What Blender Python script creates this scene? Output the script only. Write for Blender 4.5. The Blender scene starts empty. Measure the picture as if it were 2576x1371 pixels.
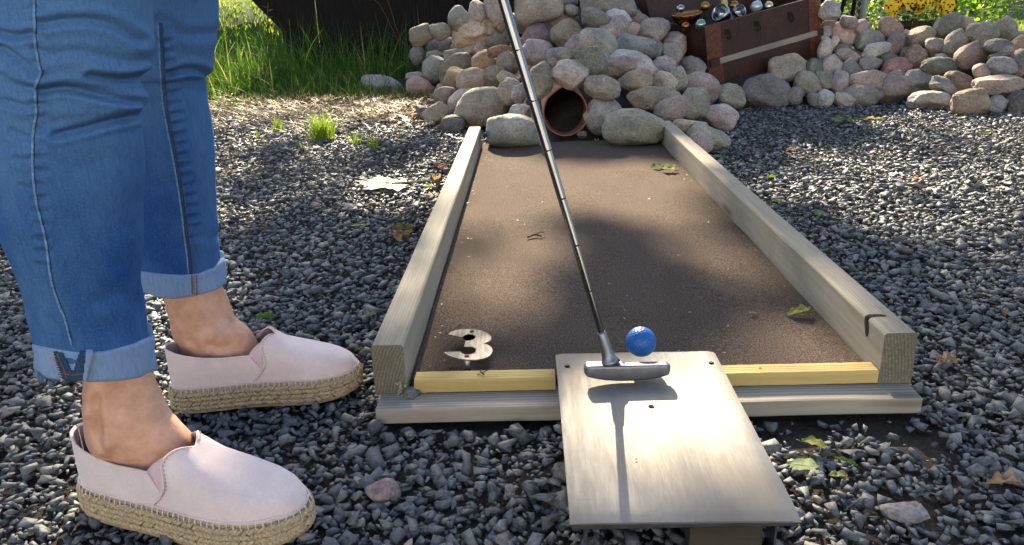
import bpy, bmesh, math, random
import numpy as np
from mathutils import Vector, Matrix, noise as mn
from mathutils.bvhtree import BVHTree
rng = np.random.default_rng(7)
random.seed(7)
C = bpy.context.scene.collection
PI = math.pi

# ------------------------------------------------------------------ camera
H = 0.5556; F = 1991.2; PITCH = 0.33362; YAW = -0.02902; ROLL = 0.0346
cy, sy, cp, sp, cr, sr = math.cos(YAW), math.sin(YAW), math.cos(PITCH), math.sin(PITCH), math.cos(ROLL), math.sin(ROLL)
r0 = Vector((cy, -sy, 0)); u0 = Vector((sp*sy, sp*cy, cp)); FW = Vector((cp*sy, cp*cy, -sp))
RT = r0*cr - u0*sr; UP = r0*sr + u0*cr
CAM = Vector((0, 0, H))
def ray(px, py):
    return FW + RT*((px-1288)/F) - UP*((py-685.5)/F)
def W(px, py, z=0.0):            # where a sight line meets the level z
    d = ray(px, py); t = (z-H)/d.z
    return CAM + d*t
def V(px, py, Y):                # where a sight line meets the upright plane y = Y
    d = ray(px, py); return CAM + d*(Y/d.y)
def PX(p):
    q = Vector(p)-CAM; d = q.dot(FW)
    return 1288+F*q.dot(RT)/d, 685.5-F*q.dot(UP)/d, d
def PXn(P):
    q = P-np.array(CAM); d = q@np.array(FW)
    return 1288+F*(q@np.array(RT))/d, 685.5-F*(q@np.array(UP))/d, d

EL = math.radians(32); AX = 0.10
SUN = Vector((-AX*math.cos(EL), math.cos(EL), math.sin(EL))).normalized()   # towards the sun

# ------------------------------------------------------------------ helpers
def tag(o, label=None, cat=None, group=None, kind=None):
    if label: o['label'] = label
    if cat: o['category'] = cat
    if group: o['group'] = group
    if kind: o['kind'] = kind
    return o
def link(name, me, mat=None, parent=None):
    o = bpy.data.objects.new(name, me); C.objects.link(o)
    if mat is not None: me.materials.append(mat)
    if parent is not None: o.parent = parent
    return o
def empty(name, loc, label, cat, group=None, kind=None):
    o = bpy.data.objects.new(name, None); C.objects.link(o); o.location = loc; o.empty_display_size = .05
    return tag(o, label, cat, group, kind)
def from_bm(name, bm, mat=None, parent=None, smooth=False):
    me = bpy.data.meshes.new(name); bm.normal_update(); bm.to_mesh(me); bm.free()
    if smooth: me.polygons.foreach_set('use_smooth', [True]*len(me.polygons))
    return link(name, me, mat, parent)
def local(o):                     # keep a part's world coordinates under a parent that only carries a location
    if o.parent: o.matrix_parent_inverse = PM(o.parent).inverted()
    return o
def PM(p):
    m = Matrix.LocRotScale(p.location, p.rotation_euler, p.scale)
    return (PM(p.parent) @ p.matrix_parent_inverse @ m) if p.parent else m
def mesh_np(name, Vt, faces_flat, counts, mat=None, parent=None, smooth=False, tint=None):
    me = bpy.data.meshes.new(name)
    me.vertices.add(len(Vt)); me.vertices.foreach_set('co', np.asarray(Vt, np.float32).ravel())
    me.loops.add(len(faces_flat)); me.loops.foreach_set('vertex_index', np.asarray(faces_flat, np.int32))
    counts = np.asarray(counts, np.int32); st = np.concatenate([[0], np.cumsum(counts)[:-1]]).astype(np.int32)
    me.polygons.add(len(counts)); me.polygons.foreach_set('loop_start', st); me.polygons.foreach_set('loop_total', counts)
    if smooth: me.polygons.foreach_set('use_smooth', np.ones(len(counts), bool))
    if tint is not None:
        a = me.attributes.new('tint', 'FLOAT', 'POINT'); a.data.foreach_set('value', np.asarray(tint, np.float32))
    me.update(calc_edges=True)
    return link(name, me, mat, parent)
def add_box(bm, lo, hi, bev=0.0, M=None):
    r = bmesh.ops.create_cube(bm, size=1.0)
    vs = r['verts']; lo = Vector(lo); hi = Vector(hi)
    for v in vs: v.co = Vector([lo[i]+(v.co[i]+.5)*(hi[i]-lo[i]) for i in range(3)])
    if bev > 0:
        es = {e for v in vs for e in v.link_edges}
        b = bmesh.ops.bevel(bm, geom=list(es), offset=bev, segments=2, affect='EDGES', profile=.6)
        vs = list({v for f in b['faces'] for v in f.verts} | {v for v in vs if v.is_valid})
    if M is not None:
        for v in vs: v.co = M @ v.co
    return vs
def add_tube(bm, pts, rad, n=8, cap=True, flat=1.0):
    pts = [Vector(p) for p in pts]; rings = []
    R = rad if hasattr(rad, '__len__') else [rad]*len(pts)
    up = Vector((0, 0, 1)); prev = None
    for i, p in enumerate(pts):
        t = (pts[min(i+1, len(pts)-1)]-pts[max(i-1, 0)])
        if t.length < 1e-9: t = Vector((0, 0, 1))
        t.normalize()
        if prev is None:
            a = t.cross(up) if abs(t.z) < .95 else t.cross(Vector((0, 1, 0)))
        else: a = prev - t*prev.dot(t)
        a.normalize(); prev = a; b = t.cross(a)
        rings.append([bm.verts.new(p+(a*math.cos(2*PI*k/n)+b*math.sin(2*PI*k/n)*flat)*R[i]) for k in range(n)])
    for i in range(len(rings)-1):
        for k in range(n):
            bm.faces.new((rings[i][k], rings[i][(k+1) % n], rings[i+1][(k+1) % n], rings[i+1][k]))
    if cap:
        bm.faces.new(rings[0][::-1]); bm.faces.new(rings[-1])
    return rings
def add_loft(bm, rings, close=True, cap0=False, cap1=False):
    vr = [[bm.verts.new(p) for p in r] for r in rings]; n = len(vr[0])
    for i in range(len(vr)-1):
        for k in range(n if close else n-1):
            bm.faces.new((vr[i][k], vr[i][(k+1) % n], vr[i+1][(k+1) % n], vr[i+1][k]))
    if cap0: bm.faces.new(vr[0][::-1])
    if cap1: bm.faces.new(vr[-1])
    return vr
def add_prism(bm, pts, z0, z1):
    b = [bm.verts.new((p[0], p[1], z0)) for p in pts]; t = [bm.verts.new((p[0], p[1], z1)) for p in pts]
    n = len(pts); fs = [bm.faces.new(t), bm.faces.new(b[::-1])]
    for i in range(n): bm.faces.new((b[i], b[(i+1) % n], t[(i+1) % n], t[i]))
    bmesh.ops.triangulate(bm, faces=fs)
def spline(pts, n):
    pts = [Vector(p) for p in pts]; out = []
    P = [pts[0]*2-pts[1]]+pts+[pts[-1]*2-pts[-2]]
    for i in range(1, len(P)-2):
        for k in range(n):
            t = k/n
            out.append(.5*((2*P[i])+(P[i+1]-P[i-1])*t+(2*P[i-1]-5*P[i]+4*P[i+1]-P[i+2])*t*t+(3*P[i]-P[i-1]-3*P[i+1]+P[i+2])*t**3))
    out.append(pts[-1]); return out
def interp(x, xs, ys): return float(np.interp(x, xs, ys))

# ------------------------------------------------------------------ materials
class N:
    def __init__(s, name):
        s.m = bpy.data.materials.new(name); s.m.use_nodes = True; s.t = s.m.node_tree
        s.b = s.t.nodes['Principled BSDF']; s.out = s.t.nodes['Material Output']
    def n(s, kind, **kw):
        q = s.t.nodes.new(kind)
        for k, v in kw.items(): setattr(q, k, v)
        return q
    def l(s, a, b): s.t.links.new(a, b)
    def coord(s, which='Object', scale=(1, 1, 1), rot=(0, 0, 0), rnd=False):
        tc = s.n('ShaderNodeTexCoord'); mp = s.n('ShaderNodeMapping')
        mp.inputs['Scale'].default_value = scale; mp.inputs['Rotation'].default_value = rot
        s.l(tc.outputs[which], mp.inputs['Vector'])
        if rnd:
            oi = s.n('ShaderNodeObjectInfo'); ml = s.n('ShaderNodeMath', operation='MULTIPLY'); ml.inputs[1].default_value = 40
            s.l(oi.outputs['Random'], ml.inputs[0]); s.l(ml.outputs[0], mp.inputs['Location'])
        return mp.outputs[0]
    def noise(s, vec, scale, detail=4, rough=.55, dist=0.0):
        q = s.n('ShaderNodeTexNoise'); q.inputs['Scale'].default_value = scale; q.inputs['Detail'].default_value = detail
        q.inputs['Roughness'].default_value = rough; q.inputs['Distortion'].default_value = dist
        if vec is not None: s.l(vec, q.inputs['Vector'])
        return q.outputs['Fac']
    def voro(s, vec, scale, out='Distance', feature='F1'):
        q = s.n('ShaderNodeTexVoronoi', feature=feature); q.inputs['Scale'].default_value = scale
        if vec is not None: s.l(vec, q.inputs['Vector'])
        return q.outputs[out]
    def ramp(s, fac, stops):
        q = s.n('ShaderNodeValToRGB'); e = q.color_ramp.elements
        while len(e) < len(stops): e.new(.5)
        for i, (p, c) in enumerate(stops):
            e[i].position = p; e[i].color = (c, c, c, 1) if not hasattr(c, '__len__') else (*c, 1)
        s.l(fac, q.inputs['Fac']); return q.outputs['Color']
    def mix(s, fac, a, b, mode='MIX'):
        q = s.n('ShaderNodeMix', data_type='RGBA', blend_type=mode)
        for v, i in ((fac, 0), (a, 6), (b, 7)):
            if isinstance(v, bpy.types.NodeSocket): s.l(v, q.inputs[i])
            elif hasattr(v, '__len__'): q.inputs[i].default_value = (*v, 1)
            else: q.inputs[i].default_value = v if i == 0 else (v, v, v, 1)
        return q.outputs[2]
    def math(s, op, a, b=0.0, clamp=False):
        q = s.n('ShaderNodeMath', operation=op, use_clamp=clamp)
        for v, i in ((a, 0), (b, 1)):
            if isinstance(v, bpy.types.NodeSocket): s.l(v, q.inputs[i])
            else: q.inputs[i].default_value = v
        return q.outputs[0]
    def attr(s, name, out='Fac'):
        q = s.n('ShaderNodeAttribute'); q.attribute_name = name; return q.outputs[out]
    def objcol(s):
        return s.n('ShaderNodeObjectInfo').outputs['Color']
    def set(s, color=None, rough=None, metal=None, bump=None, dist=.002, strength=.6, spec=None, sub=None, aniso=None):
        for v, k in ((color, 'Base Color'), (rough, 'Roughness'), (metal, 'Metallic'), (spec, 'Specular IOR Level'), (aniso, 'Anisotropic')):
            if v is None: continue
            if isinstance(v, bpy.types.NodeSocket): s.l(v, s.b.inputs[k])
            elif hasattr(v, '__len__'): s.b.inputs[k].default_value = (*v, 1)
            else: s.b.inputs[k].default_value = v
        if bump is not None:
            q = s.n('ShaderNodeBump'); q.inputs['Strength'].default_value = strength; q.inputs['Distance'].default_value = dist
            s.l(bump, q.inputs['Height']); s.l(q.outputs[0], s.b.inputs['Normal'])
        return s.m

def mat_stone():
    q = N('stone'); v = q.coord(rnd=True)
    oc = q.objcol()
    big = q.noise(v, 9, 5, .6); fine = q.noise(v, 120, 3, .7); sp_ = q.voro(v, 150)
    c = q.mix(q.ramp(big, [(.3, 0.), (.72, 1.)]), q.mix(1., oc, (.55, .54, .52), 'MULTIPLY'), q.mix(1., oc, (1.28, 1.2, 1.08), 'MULTIPLY'))
    c = q.mix(q.ramp(fine, [(.38, 1.), (.52, 0.)]), c, q.mix(1., c, (.66, .66, .66), 'MULTIPLY'))
    c = q.mix(q.ramp(q.noise(v, 70, 3, .6), [(.56, 0.), (.68, .45)]), c, q.mix(.5, c, (.6, .57, .52)))
    li = q.ramp(q.noise(v, 16, 6, .75), [(.60, 0.), (.70, .5)])
    c = q.mix(li, c, (.27, .28, .2))
    vein = q.ramp(q.noise(q.coord(scale=(1, 1, 3.), rnd=True), 7, 6, .6, 1.2), [(.47, 0.), (.5, .35), (.53, 0.)])
    c = q.mix(vein, c, (.12, .1, .09))
    return q.set(c, .85, bump=q.math('ADD', q.math('MULTIPLY', fine, .6), q.math('ADD', sp_, q.math('MULTIPLY', big, 2.2))), dist=.006, strength=.6, spec=.25)
def mat_chip():
    q = N('gravel_chip'); t = q.attr('tint'); v = q.coord()
    c = q.ramp(t, [(0, (.040, .051, .063)), (.3, (.080, .096, .112)), (.6, (.146, .158, .165)), (.86, (.225, .218, .19)), (.93, (.31, .27, .22)), (1, (.35, .26, .24))])
    f = q.noise(v, 260, 4, .7)
    c = q.mix(q.ramp(f, [(.36, 0.), (.64, 1.)]), q.mix(1., c, (.68, .68, .69), 'MULTIPLY'), q.mix(1., c, (1.32, 1.3, 1.26), 'MULTIPLY'))
    g = q.noise(v, 620, 2, .7); c = q.mix(q.ramp(g, [(.6, 0.), (.7, .5)]), c, q.mix(.5, c, (.4, .4, .38)))
    return q.set(c, q.math('ADD', q.math('MULTIPLY', f, .35), .46), bump=q.math('ADD', f, q.math('MULTIPLY', g, .4)), dist=.0016, strength=.7, spec=.55)
def mat_soil():
    q = N('soil'); v = q.coord()
    a = q.noise(v, 14, 6, .7); b = q.noise(v, 160, 4, .7)
    c = q.ramp(a, [(.3, (.035, .03, .027)), (.6, (.075, .062, .052)), (.8, (.12, .1, .085))])
    c = q.mix(q.ramp(b, [(.35, 0.), (.65, 1.)]), q.mix(1., c, (.55, .55, .55), 'MULTIPLY'), c)
    return q.set(c, .95, bump=q.math('ADD', b, a), dist=.006, strength=.9, spec=.1)
def mat_wood(name, dark, light, tone, knots=True, axis=1, rings=26, grey=.4):
    q = N(name)
    sc = [1., 1., 1.]; sc[axis] = .05
    v = q.coord(scale=tuple(sc), rnd=True)
    warp = q.noise(v, 5, 3, .5)
    g = q.noise(v, 90, 5, .6, .6)
    w = q.n('ShaderNodeTexWave', wave_type='BANDS', bands_direction='X' if axis != 0 else 'Y'); w.inputs['Scale'].default_value = rings
    w.inputs['Distortion'].default_value = 7; w.inputs['Detail'].default_value = 2; w.inputs['Detail Scale'].default_value = .6
    q.l(v, w.inputs['Vector'])
    c = q.mix(w.outputs['Fac'], dark, light)
    c = q.mix(q.ramp(g, [(.35, 1.), (.55, 0.)]), c, q.mix(1., c, (.8, .79, .76), 'MULTIPLY'))
    c = q.mix(q.ramp(warp, [(.35, 0.), (.75, grey)]), c, tone)
    st = q.noise(q.coord(rnd=True), 16, 6, .7)
    c = q.mix(q.ramp(st, [(.55, 0.), (.8, .5)]), c, q.mix(1., c, (.6, .58, .5), 'MULTIPLY'))
    if knots:
        kv = q.voro(q.coord(scale=(3.2, 3.2, 3.2) if axis == 2 else ((1.1, 6, 6) if axis == 0 else (6, 1.1, 6))), 1.3)
        c = q.mix(q.ramp(kv, [(.05, .85), (.085, .3), (.12, 0.)]), c, (.11, .085, .055))
    return q.set(c, .78, bump=q.math('ADD', w.outputs['Fac'], g), dist=.0007, strength=.35, spec=.25)
def mat_endgrain():
    q = N('end_grain'); v = q.coord()
    w = q.n('ShaderNodeTexWave', wave_type='RINGS', rings_direction='Y'); w.inputs['Scale'].default_value = 70; w.inputs['Distortion'].default_value = 3
    q.l(v, w.inputs['Vector'])
    n1 = q.noise(v, 300, 3, .7)
    c = q.mix(w.outputs['Fac'], (.13, .115, .08), (.22, .2, .15))
    c = q.mix(q.ramp(n1, [(.4, 0.), (.6, .6)]), c, (.08, .07, .05))
    c = q.mix(q.ramp(q.noise(v, 22, 4), [(.45, 0.), (.7, .6)]), c, (.1, .1, .07))
    return q.set(c, .9, bump=n1, dist=.001, strength=.5)
def mat_carpet():
    q = N('felt_carpet'); v = q.coord()
    a = q.noise(v, 420, 3, .75); b = q.noise(q.coord(scale=(1, .5, 1)), 11, 5, .65); d = q.noise(v, 900, 2, .6)
    c = q.ramp(a, [(.3, (.028, .022, .019)), (.47, (.085, .066, .054)), (.62, (.165, .13, .107)), (.76, (.42, .35, .30))])
    c = q.mix(q.ramp(b, [(.35, 0.), (.7, .45)]), c, q.mix(1., c, (.72, .68, .66), 'MULTIPLY'))
    return q.set(c, .97, bump=q.math('ADD', a, d), dist=.0022, strength=.8, spec=.05)
def mat_steel_plate():
    q = N('brushed_aluminium'); v = q.coord(scale=(1, .06, 1)); v2 = q.coord()
    s1 = q.noise(q.coord(scale=(1, .09, 1), rot=(0, 0, .18)), 210, 3, .7); s2 = q.noise(q.coord(scale=(.1, 1, 1), rot=(0, 0, .4)), 160, 2, .6)
    blot = q.noise(v2, 9, 5, .65); fine = q.noise(v2, 190, 4, .7)
    c = q.mix(q.ramp(blot, [(.35, 0.), (.7, 1.)]), (.17, .168, .16), (.29, .287, .275))
    c = q.mix(q.ramp(q.noise(v2, 55, 5, .7), [(.62, 0.), (.72, .35)]), c, (.1, .09, .075))
    sc = q.noise(q.coord(scale=(1, .035, 1), rot=(0, 0, .12)), 420, 2, .5); sc2 = q.noise(q.coord(scale=(.03, 1, 1), rot=(0, 0, .35)), 330, 2, .5)
    c = q.mix(q.ramp(sc, [(.64, 0.), (.72, .25)]), c, (.45, .43, .40)); c = q.mix(q.ramp(sc2, [(.66, 0.), (.72, .3)]), c, (.14, .13, .12))
    c = q.mix(q.ramp(q.noise(v2, 4, 5, .6), [(.42, .7), (.56, 0.)]), c, (.20, .175, .14))  # warm blotches put a patchy sheen into the colour
    r = q.math('ADD', q.math('MULTIPLY', blot, .3), q.math('ADD', q.math('MULTIPLY', s1, .26), .30))
    return q.set(c, r, .42, bump=q.math('ADD', s1, q.math('ADD', q.math('MULTIPLY', s2, .4), q.math('MULTIPLY', fine, .5))), dist=.0005, strength=.5)
def mat_metal(name, col, rough, noise=20, amp=.15, metal=1.):
    q = N(name); v = q.coord(rnd=True); n1 = q.noise(v, noise, 5, .65)
    c = q.mix(q.ramp(n1, [(.35, 0.), (.7, 1.)]), tuple(x*.72 for x in col), col)
    return q.set(c, q.math('ADD', q.math('MULTIPLY', n1, amp), rough-amp*.5), metal)
def mat_swirl():
    q = N('swirled_steel'); v = q.coord()
    vo = q.voro(v, 75, 'Color'); n1 = q.noise(q.coord(scale=(1, .1, 1), rot=(0, 0, .9)), 260, 2, .6)
    c = q.mix(q.ramp(n1, [(.4, 0.), (.6, 1.)]), (.12, .115, .10), (.20, .19, .165))
    return q.set(c, .45, .4, bump=q.math('ADD', vo, n1), dist=.0006, strength=.6)
def mat_denim(name, base, fade, amt):
    q = N(name); v = q.coord()
    st = q.noise(q.coord(scale=(1, 1, .12)), 420, 3, .65); st2 = q.noise(q.coord(scale=(1, 1, .9)), 700, 2, .6)
    big = q.noise(q.coord(scale=(1, 1, .5)), 9, 4, .6)
    c = q.mix(q.ramp(big, [(.38, 0.), (.68, amt)]), base, fade)
    sx = q.n('ShaderNodeSeparateXYZ'); q.l(q.coord(), sx.inputs[0])
    wear = q.ramp(sx.outputs['Z'], [(.30, 0.), (.5, .7)])
    c = q.mix(wear, c, fade)
    c = q.mix(q.ramp(st, [(.38, .5), (.54, 0.)]), c, q.mix(1., c, (.62, .66, .74), 'MULTIPLY'))
    c = q.mix(q.ramp(st2, [(.5, 0.), (.7, .22)]), c, q.mix(.4, c, (.5, .58, .7)))
    wv = q.n('ShaderNodeTexWave', wave_type='BANDS', bands_direction='DIAGONAL'); wv.inputs['Scale'].default_value = 420; wv.inputs['Distortion'].default_value = 1.
    q.l(v, wv.inputs['Vector'])
    return q.set(c, .92, bump=q.math('ADD', st, q.math('MULTIPLY', wv.outputs['Fac'], .7)), dist=.0009, strength=.55, spec=.1)
def mat_skin():
    q = N('skin'); v = q.coord()
    n1 = q.noise(v, 34, 6, .68); n2 = q.noise(v, 190, 4, .7)
    c = q.ramp(n1, [(.3, (.47, .24, .155)), (.5, (.60, .34, .23)), (.7, (.69, .42, .31))])
    c = q.mix(q.ramp(n2, [(.35, .18), (.6, 0.)]), c, (.42, .22, .15))
    q.b.inputs['Subsurface Weight'].default_value = .12; q.b.inputs['Subsurface Radius'].default_value = (1., .35, .2); q.b.inputs['Subsurface Scale'].default_value = .006
    return q.set(c, .5, bump=q.math('ADD', n2, q.noise(v, 60, 4)), dist=.0012, strength=.45, spec=.35)
def mat_suede():
    q = N('pink_suede'); v = q.coord()
    n1 = q.noise(v, 22, 5, .65); n2 = q.noise(v, 480, 3, .7)
    c = q.ramp(n1, [(.3, (.64, .535, .525)), (.55, (.715, .61, .60)), (.75, (.77, .69, .675))])
    c = q.mix(q.ramp(n2, [(.35, .35), (.6, 0.)]), c, (.55, .44, .46))
    q.b.inputs['Sheen Weight'].default_value = .35
    return q.set(c, .95, bump=n2, dist=.0007, strength=.4, spec=.1)
def mat_simple(name, col, rough=.8, var=.3, scale=60, spec=.3, metal=0., stretch=(1, 1, 1), dist=.001):
    q = N(name); v = q.coord(scale=stretch, rnd=True); n1 = q.noise(v, scale, 4, .65)
    c = q.mix(q.ramp(n1, [(.3, 0.), (.7, 1.)]), tuple(x*(1-var) for x in col), tuple(min(1, x*(1+var)) for x in col))
    return q.set(c, rough, metal, bump=n1, dist=dist, strength=.5, spec=spec)
def mat_leafy(name, stops, rough=.55, trans=.45):
    q = N(name); t = q.attr('tint'); c = q.ramp(t, stops)
    v = q.coord(); n1 = q.noise(v, 40, 3)
    c = q.mix(q.ramp(n1, [(.35, 0.), (.7, 1.)]), q.mix(1., c, (.75, .78, .7), 'MULTIPLY'), c)
    q.set(c, rough, spec=.3)
    tr = q.n('ShaderNodeBsdfTranslucent'); q.l(q.mix(1., c, (1.35, 1.45, .7), 'MULTIPLY'), tr.inputs['Color'])
    mx = q.n('ShaderNodeMixShader'); mx.inputs[0].default_value = trans
    q.l(q.b.outputs[0], mx.inputs[1]); q.l(tr.outputs[0], mx.inputs[2]); q.l(mx.outputs[0], q.out.inputs['Surface'])
    return q.m
def mat_objleaf():
    q = N('fallen_leaf'); c = q.objcol(); v = q.coord(rnd=True)
    n1 = q.noise(v, 60, 5, .65)
    c = q.mix(q.ramp(n1, [(.35, 0.), (.7, 1.)]), q.mix(1., c, (.68, .66, .6), 'MULTIPLY'), q.mix(1., c, (1.2, 1.15, 1.), 'MULTIPLY'))
    c = q.mix(q.ramp(q.noise(v, 130, 3), [(.66, 0.), (.72, .7)]), c, (.1, .05, .02))
    q.set(c, .6, spec=.3, bump=n1, dist=.002)
    tr = q.n('ShaderNodeBsdfTranslucent'); q.l(c, tr.inputs['Color'])
    mx = q.n('ShaderNodeMixShader'); mx.inputs[0].default_value = .3
    q.l(q.b.outputs[0], mx.inputs[1]); q.l(tr.outputs[0], mx.inputs[2]); q.l(mx.outputs[0], q.out.inputs['Surface'])
    return q.m
def mat_terracotta():
    q = N('terracotta'); v = q.coord(); n1 = q.noise(v, 14, 5, .65); n2 = q.noise(v, 120, 4, .7)
    c = q.ramp(n1, [(.3, (.20, .068, .042)), (.6, (.275, .10, .062)), (.8, (.35, .165, .11))])
    c = q.mix(q.ramp(n2, [(.58, 0.), (.72, .4)]), c, (.5, .4, .34))
    return q.set(c, .85, bump=n2, dist=.002, strength=.5)
def mat_rust():
    q = N('rusty_brown_paint'); v = q.coord(scale=(1, 1, .6)); n1 = q.noise(v, 7, 6, .7); n2 = q.noise(v, 60, 5, .75)
    c = q.ramp(n1, [(.3, (.021, .009, .006)), (.55, (.046, .017, .0105)), (.75, (.095, .034, .018))])
    c = q.mix(q.ramp(n2, [(.52, 0.), (.7, .65)]), c, (.05, .025, .018))
    c = q.mix(q.ramp(q.noise(v, 200, 3), [(.66, 0.), (.72, .5)]), c, (.3, .2, .13))
    return q.set(c, .6, bump=n2, dist=.003, strength=.6, spec=.4)
M = {}
M['stone'] = mat_stone(); M['chip'] = mat_chip(); M['soil'] = mat_soil()
M['timber'] = mat_wood('weathered_timber', (.275, .242, .18), (.335, .30, .235), (.33, .315, .28), rings=60)
M['board'] = mat_wood('grey_front_board', (.24, .22, .18), (.36, .335, .28), (.32, .31, .285), axis=0, rings=45)
M['strip'] = mat_wood('yellow_strip', (.46, .34, .12), (.54, .41, .16), (.50, .39, .16), knots=False, axis=0, rings=8, grey=.3)
M['end'] = mat_endgrain(); M['carpet'] = mat_carpet(); M['plate'] = mat_steel_plate(); M['swirl'] = mat_swirl()
M['chrome'] = mat_metal('chrome_shaft', (.28, .29, .30), .13, 30, .08); M['putter'] = mat_metal('satin_putter_head', (.25, .27, .31), .42, 60, .2)
M['darkiron'] = mat_metal('dark_iron', (.05, .045, .04), .5, 80, .2); M['screw'] = mat_metal('rusty_screw', (.16, .075, .045), .55, 200, .2, .7)
M['gold'] = mat_metal('gold_bauble', (.38, .22, .05), .32, 18, .1); M['silver'] = mat_metal('silver_plate', (.36, .38, .41), .2, 18, .06)
M['copper'] = mat_metal('beaten_copper', (.36, .16, .06), .28, 60, .15)
M['denim'] = mat_denim('blue_denim', (.016, .078, .265), (.10, .225, .43), .75); M['cuff'] = mat_denim('cuff_denim_inside', (.20, .31, .52), (.28, .40, .60), .6)
M['seam'] = mat_simple('faded_seam', (.14, .25, .42), .9, .4, 260); M['thread'] = mat_simple('ochre_thread', (.2, .11, .05), .9, .4, 300)
M['darkdenim'] = mat_denim('dark_denim', (.022, .055, .13), (.05, .1, .2), .4)
M['skin'] = mat_skin(); M['suede'] = mat_suede(); M['gusset'] = mat_simple('pink_elastic', (.60, .45, .49), .9, .12, 700, stretch=(1, 1, .1))
M['lining'] = mat_simple('mauve_lining', (.30, .22, .25), .9); M['stitch'] = mat_simple('pale_stitch', (.42, .34, .33), .9)
M['jute'] = mat_simple('jute_rope', (.42, .34, .22), .95, .42, 420, .1, stretch=(1, 1, .35), dist=.0015); M['rubber'] = mat_simple('tan_rubber', (.34, .26, .16), .8)
M['terra'] = mat_terracotta(); M['rust'] = mat_rust(); M['slat'] = mat_wood('pale_slat', (.24, .2, .155), (.31, .265, .21), (.29, .27, .24), axis=0, rings=2, knots=False)
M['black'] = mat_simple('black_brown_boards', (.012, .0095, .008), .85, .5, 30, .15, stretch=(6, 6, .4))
M['grass'] = mat_leafy('grass', [(0, (.03, .075, .012)), (.5, (.065, .15, .022)), (.85, (.15, .25, .04)), (1, (.38, .33, .15))])
M['tuft'] = mat_leafy('tuft_grass', [(0, (.11, .19, .02)), (.6, (.20, .31, .035)), (1, (.40, .38, .09))])
M['straw'] = mat_leafy('dry_straw', [(0, (.13, .06, .028)), (.5, (.29, .165, .075)), (1, (.48, .36, .21))], trans=.2)
M['litter'] = mat_leafy('leaf_litter', [(0, (.06, .03, .02)), (.5, (.17, .08, .045)), (1, (.3, .19, .1))], trans=.2)
M['lawn'] = None
M['leaf'] = mat_objleaf(); M['canopy'] = mat_leafy('canopy_leaf', [(0, (.03, .06, .012)), (1, (.08, .13, .025))], trans=.3)
M['bark'] = mat_simple('bark', (.12, .09, .065), .95, .5, 30, .1, stretch=(1, 1, .2), dist=.02)
M['petal'] = mat_simple('yellow_petal', (.78, .5, .012), .6, .12, 90); M['blotch'] = mat_simple('dark_petal_blotch', (.06, .012, .008), .7)
M['pot'] = mat_simple('dark_planter_wood', (.05, .037, .028), .85, .5, 50); M['wire'] = mat_metal('galvanised_wire', (.55, .55, .52), .45, 40, .1, .7)
M['pale'] = mat_simple('pale_grey_post', (.42, .42, .40), .8, .3, 20)
M['grip'] = mat_simple('black_grip', (.02, .02, .02), .7)
M['flower_leaf'] = mat_leafy('pansy_leaf', [(0, (.025, .06, .015)), (1, (.09, .17, .035))])
M['glass_ball'] = mat_metal('pale_blue_bauble', (.5, .6, .62), .25, 25, .1, .5)
def mat_ball():
    q = N('blue_ball'); v = q.coord(); n1 = q.noise(v, 60, 3)
    c = q.mix(n1, (.006, .085, .32), (.008, .10, .37)); return q.set(c, .38, spec=.4)
M['ball'] = mat_ball()
def mat_lawn():
    q = N('lawn'); v = q.coord(); a = q.noise(v, 1.3, 5, .6); b = q.noise(v, 60, 4, .7)
    c = q.ramp(a, [(.3, (.04, .085, .014)), (.7, (.085, .15, .024))]); c = q.mix(q.ramp(b, [(.3, .6), (.6, 0.)]), c, (.03, .06, .012))
    return q.set(c, .9, bump=b, dist=.03, strength=.8, spec=.1)
M['lawn'] = mat_lawn()
# ================================================================== ground, mound, lawn
MOUND = [(-1.35, 5.5), (-1.0, 5.15), (-.68, 4.8), (-.42, 3.75), (-.30, 3.42), (-.16, 3.03), (-.10, 2.90), (.48, 2.90), (.60, 2.80), (.72, 2.88), (.86, 3.24), (1.08, 3.80),
         (1.40, 3.86), (1.75, 3.88), (1.90, 3.50), (2.12, 3.46), (2.75, 3.5), (2.8, 4.4), (2.3, 4.7), (1.75, 5.2), (.8, 5.8), (-.6, 5.9)]
MA = np.array(MOUND); MB = np.roll(MA, -1, 0)
def mdist(X, Y):                      # signed distance inside the mound's outline
    P = np.stack([np.atleast_1d(X), np.atleast_1d(Y)], -1)[:, None, :]
    d = MB-MA; t = np.clip(((P-MA)*d).sum(-1)/(d*d).sum(-1), 0, 1)
    dist = np.sqrt((((MA+d*t[..., None])-P)**2).sum(-1)).min(1)
    ya, yb = MA[:, 1], MB[:, 1]; py = P[..., 1]; px = P[..., 0]
    cr_ = ((ya > py) != (yb > py)) & (px < (MB[:, 0]-MA[:, 0])*(py-ya)/(yb-ya+1e-12)+MA[:, 0])
    return np.where(cr_.sum(1) % 2 == 1, dist, -dist)
def mheight(X, Y):
    d = mdist(X, Y); cap = np.interp(np.atleast_1d(X), [.9, 1.5, 1.9], [.9, .5, .34])
    return np.minimum(np.maximum(d, 0)*.62, cap)
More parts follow.
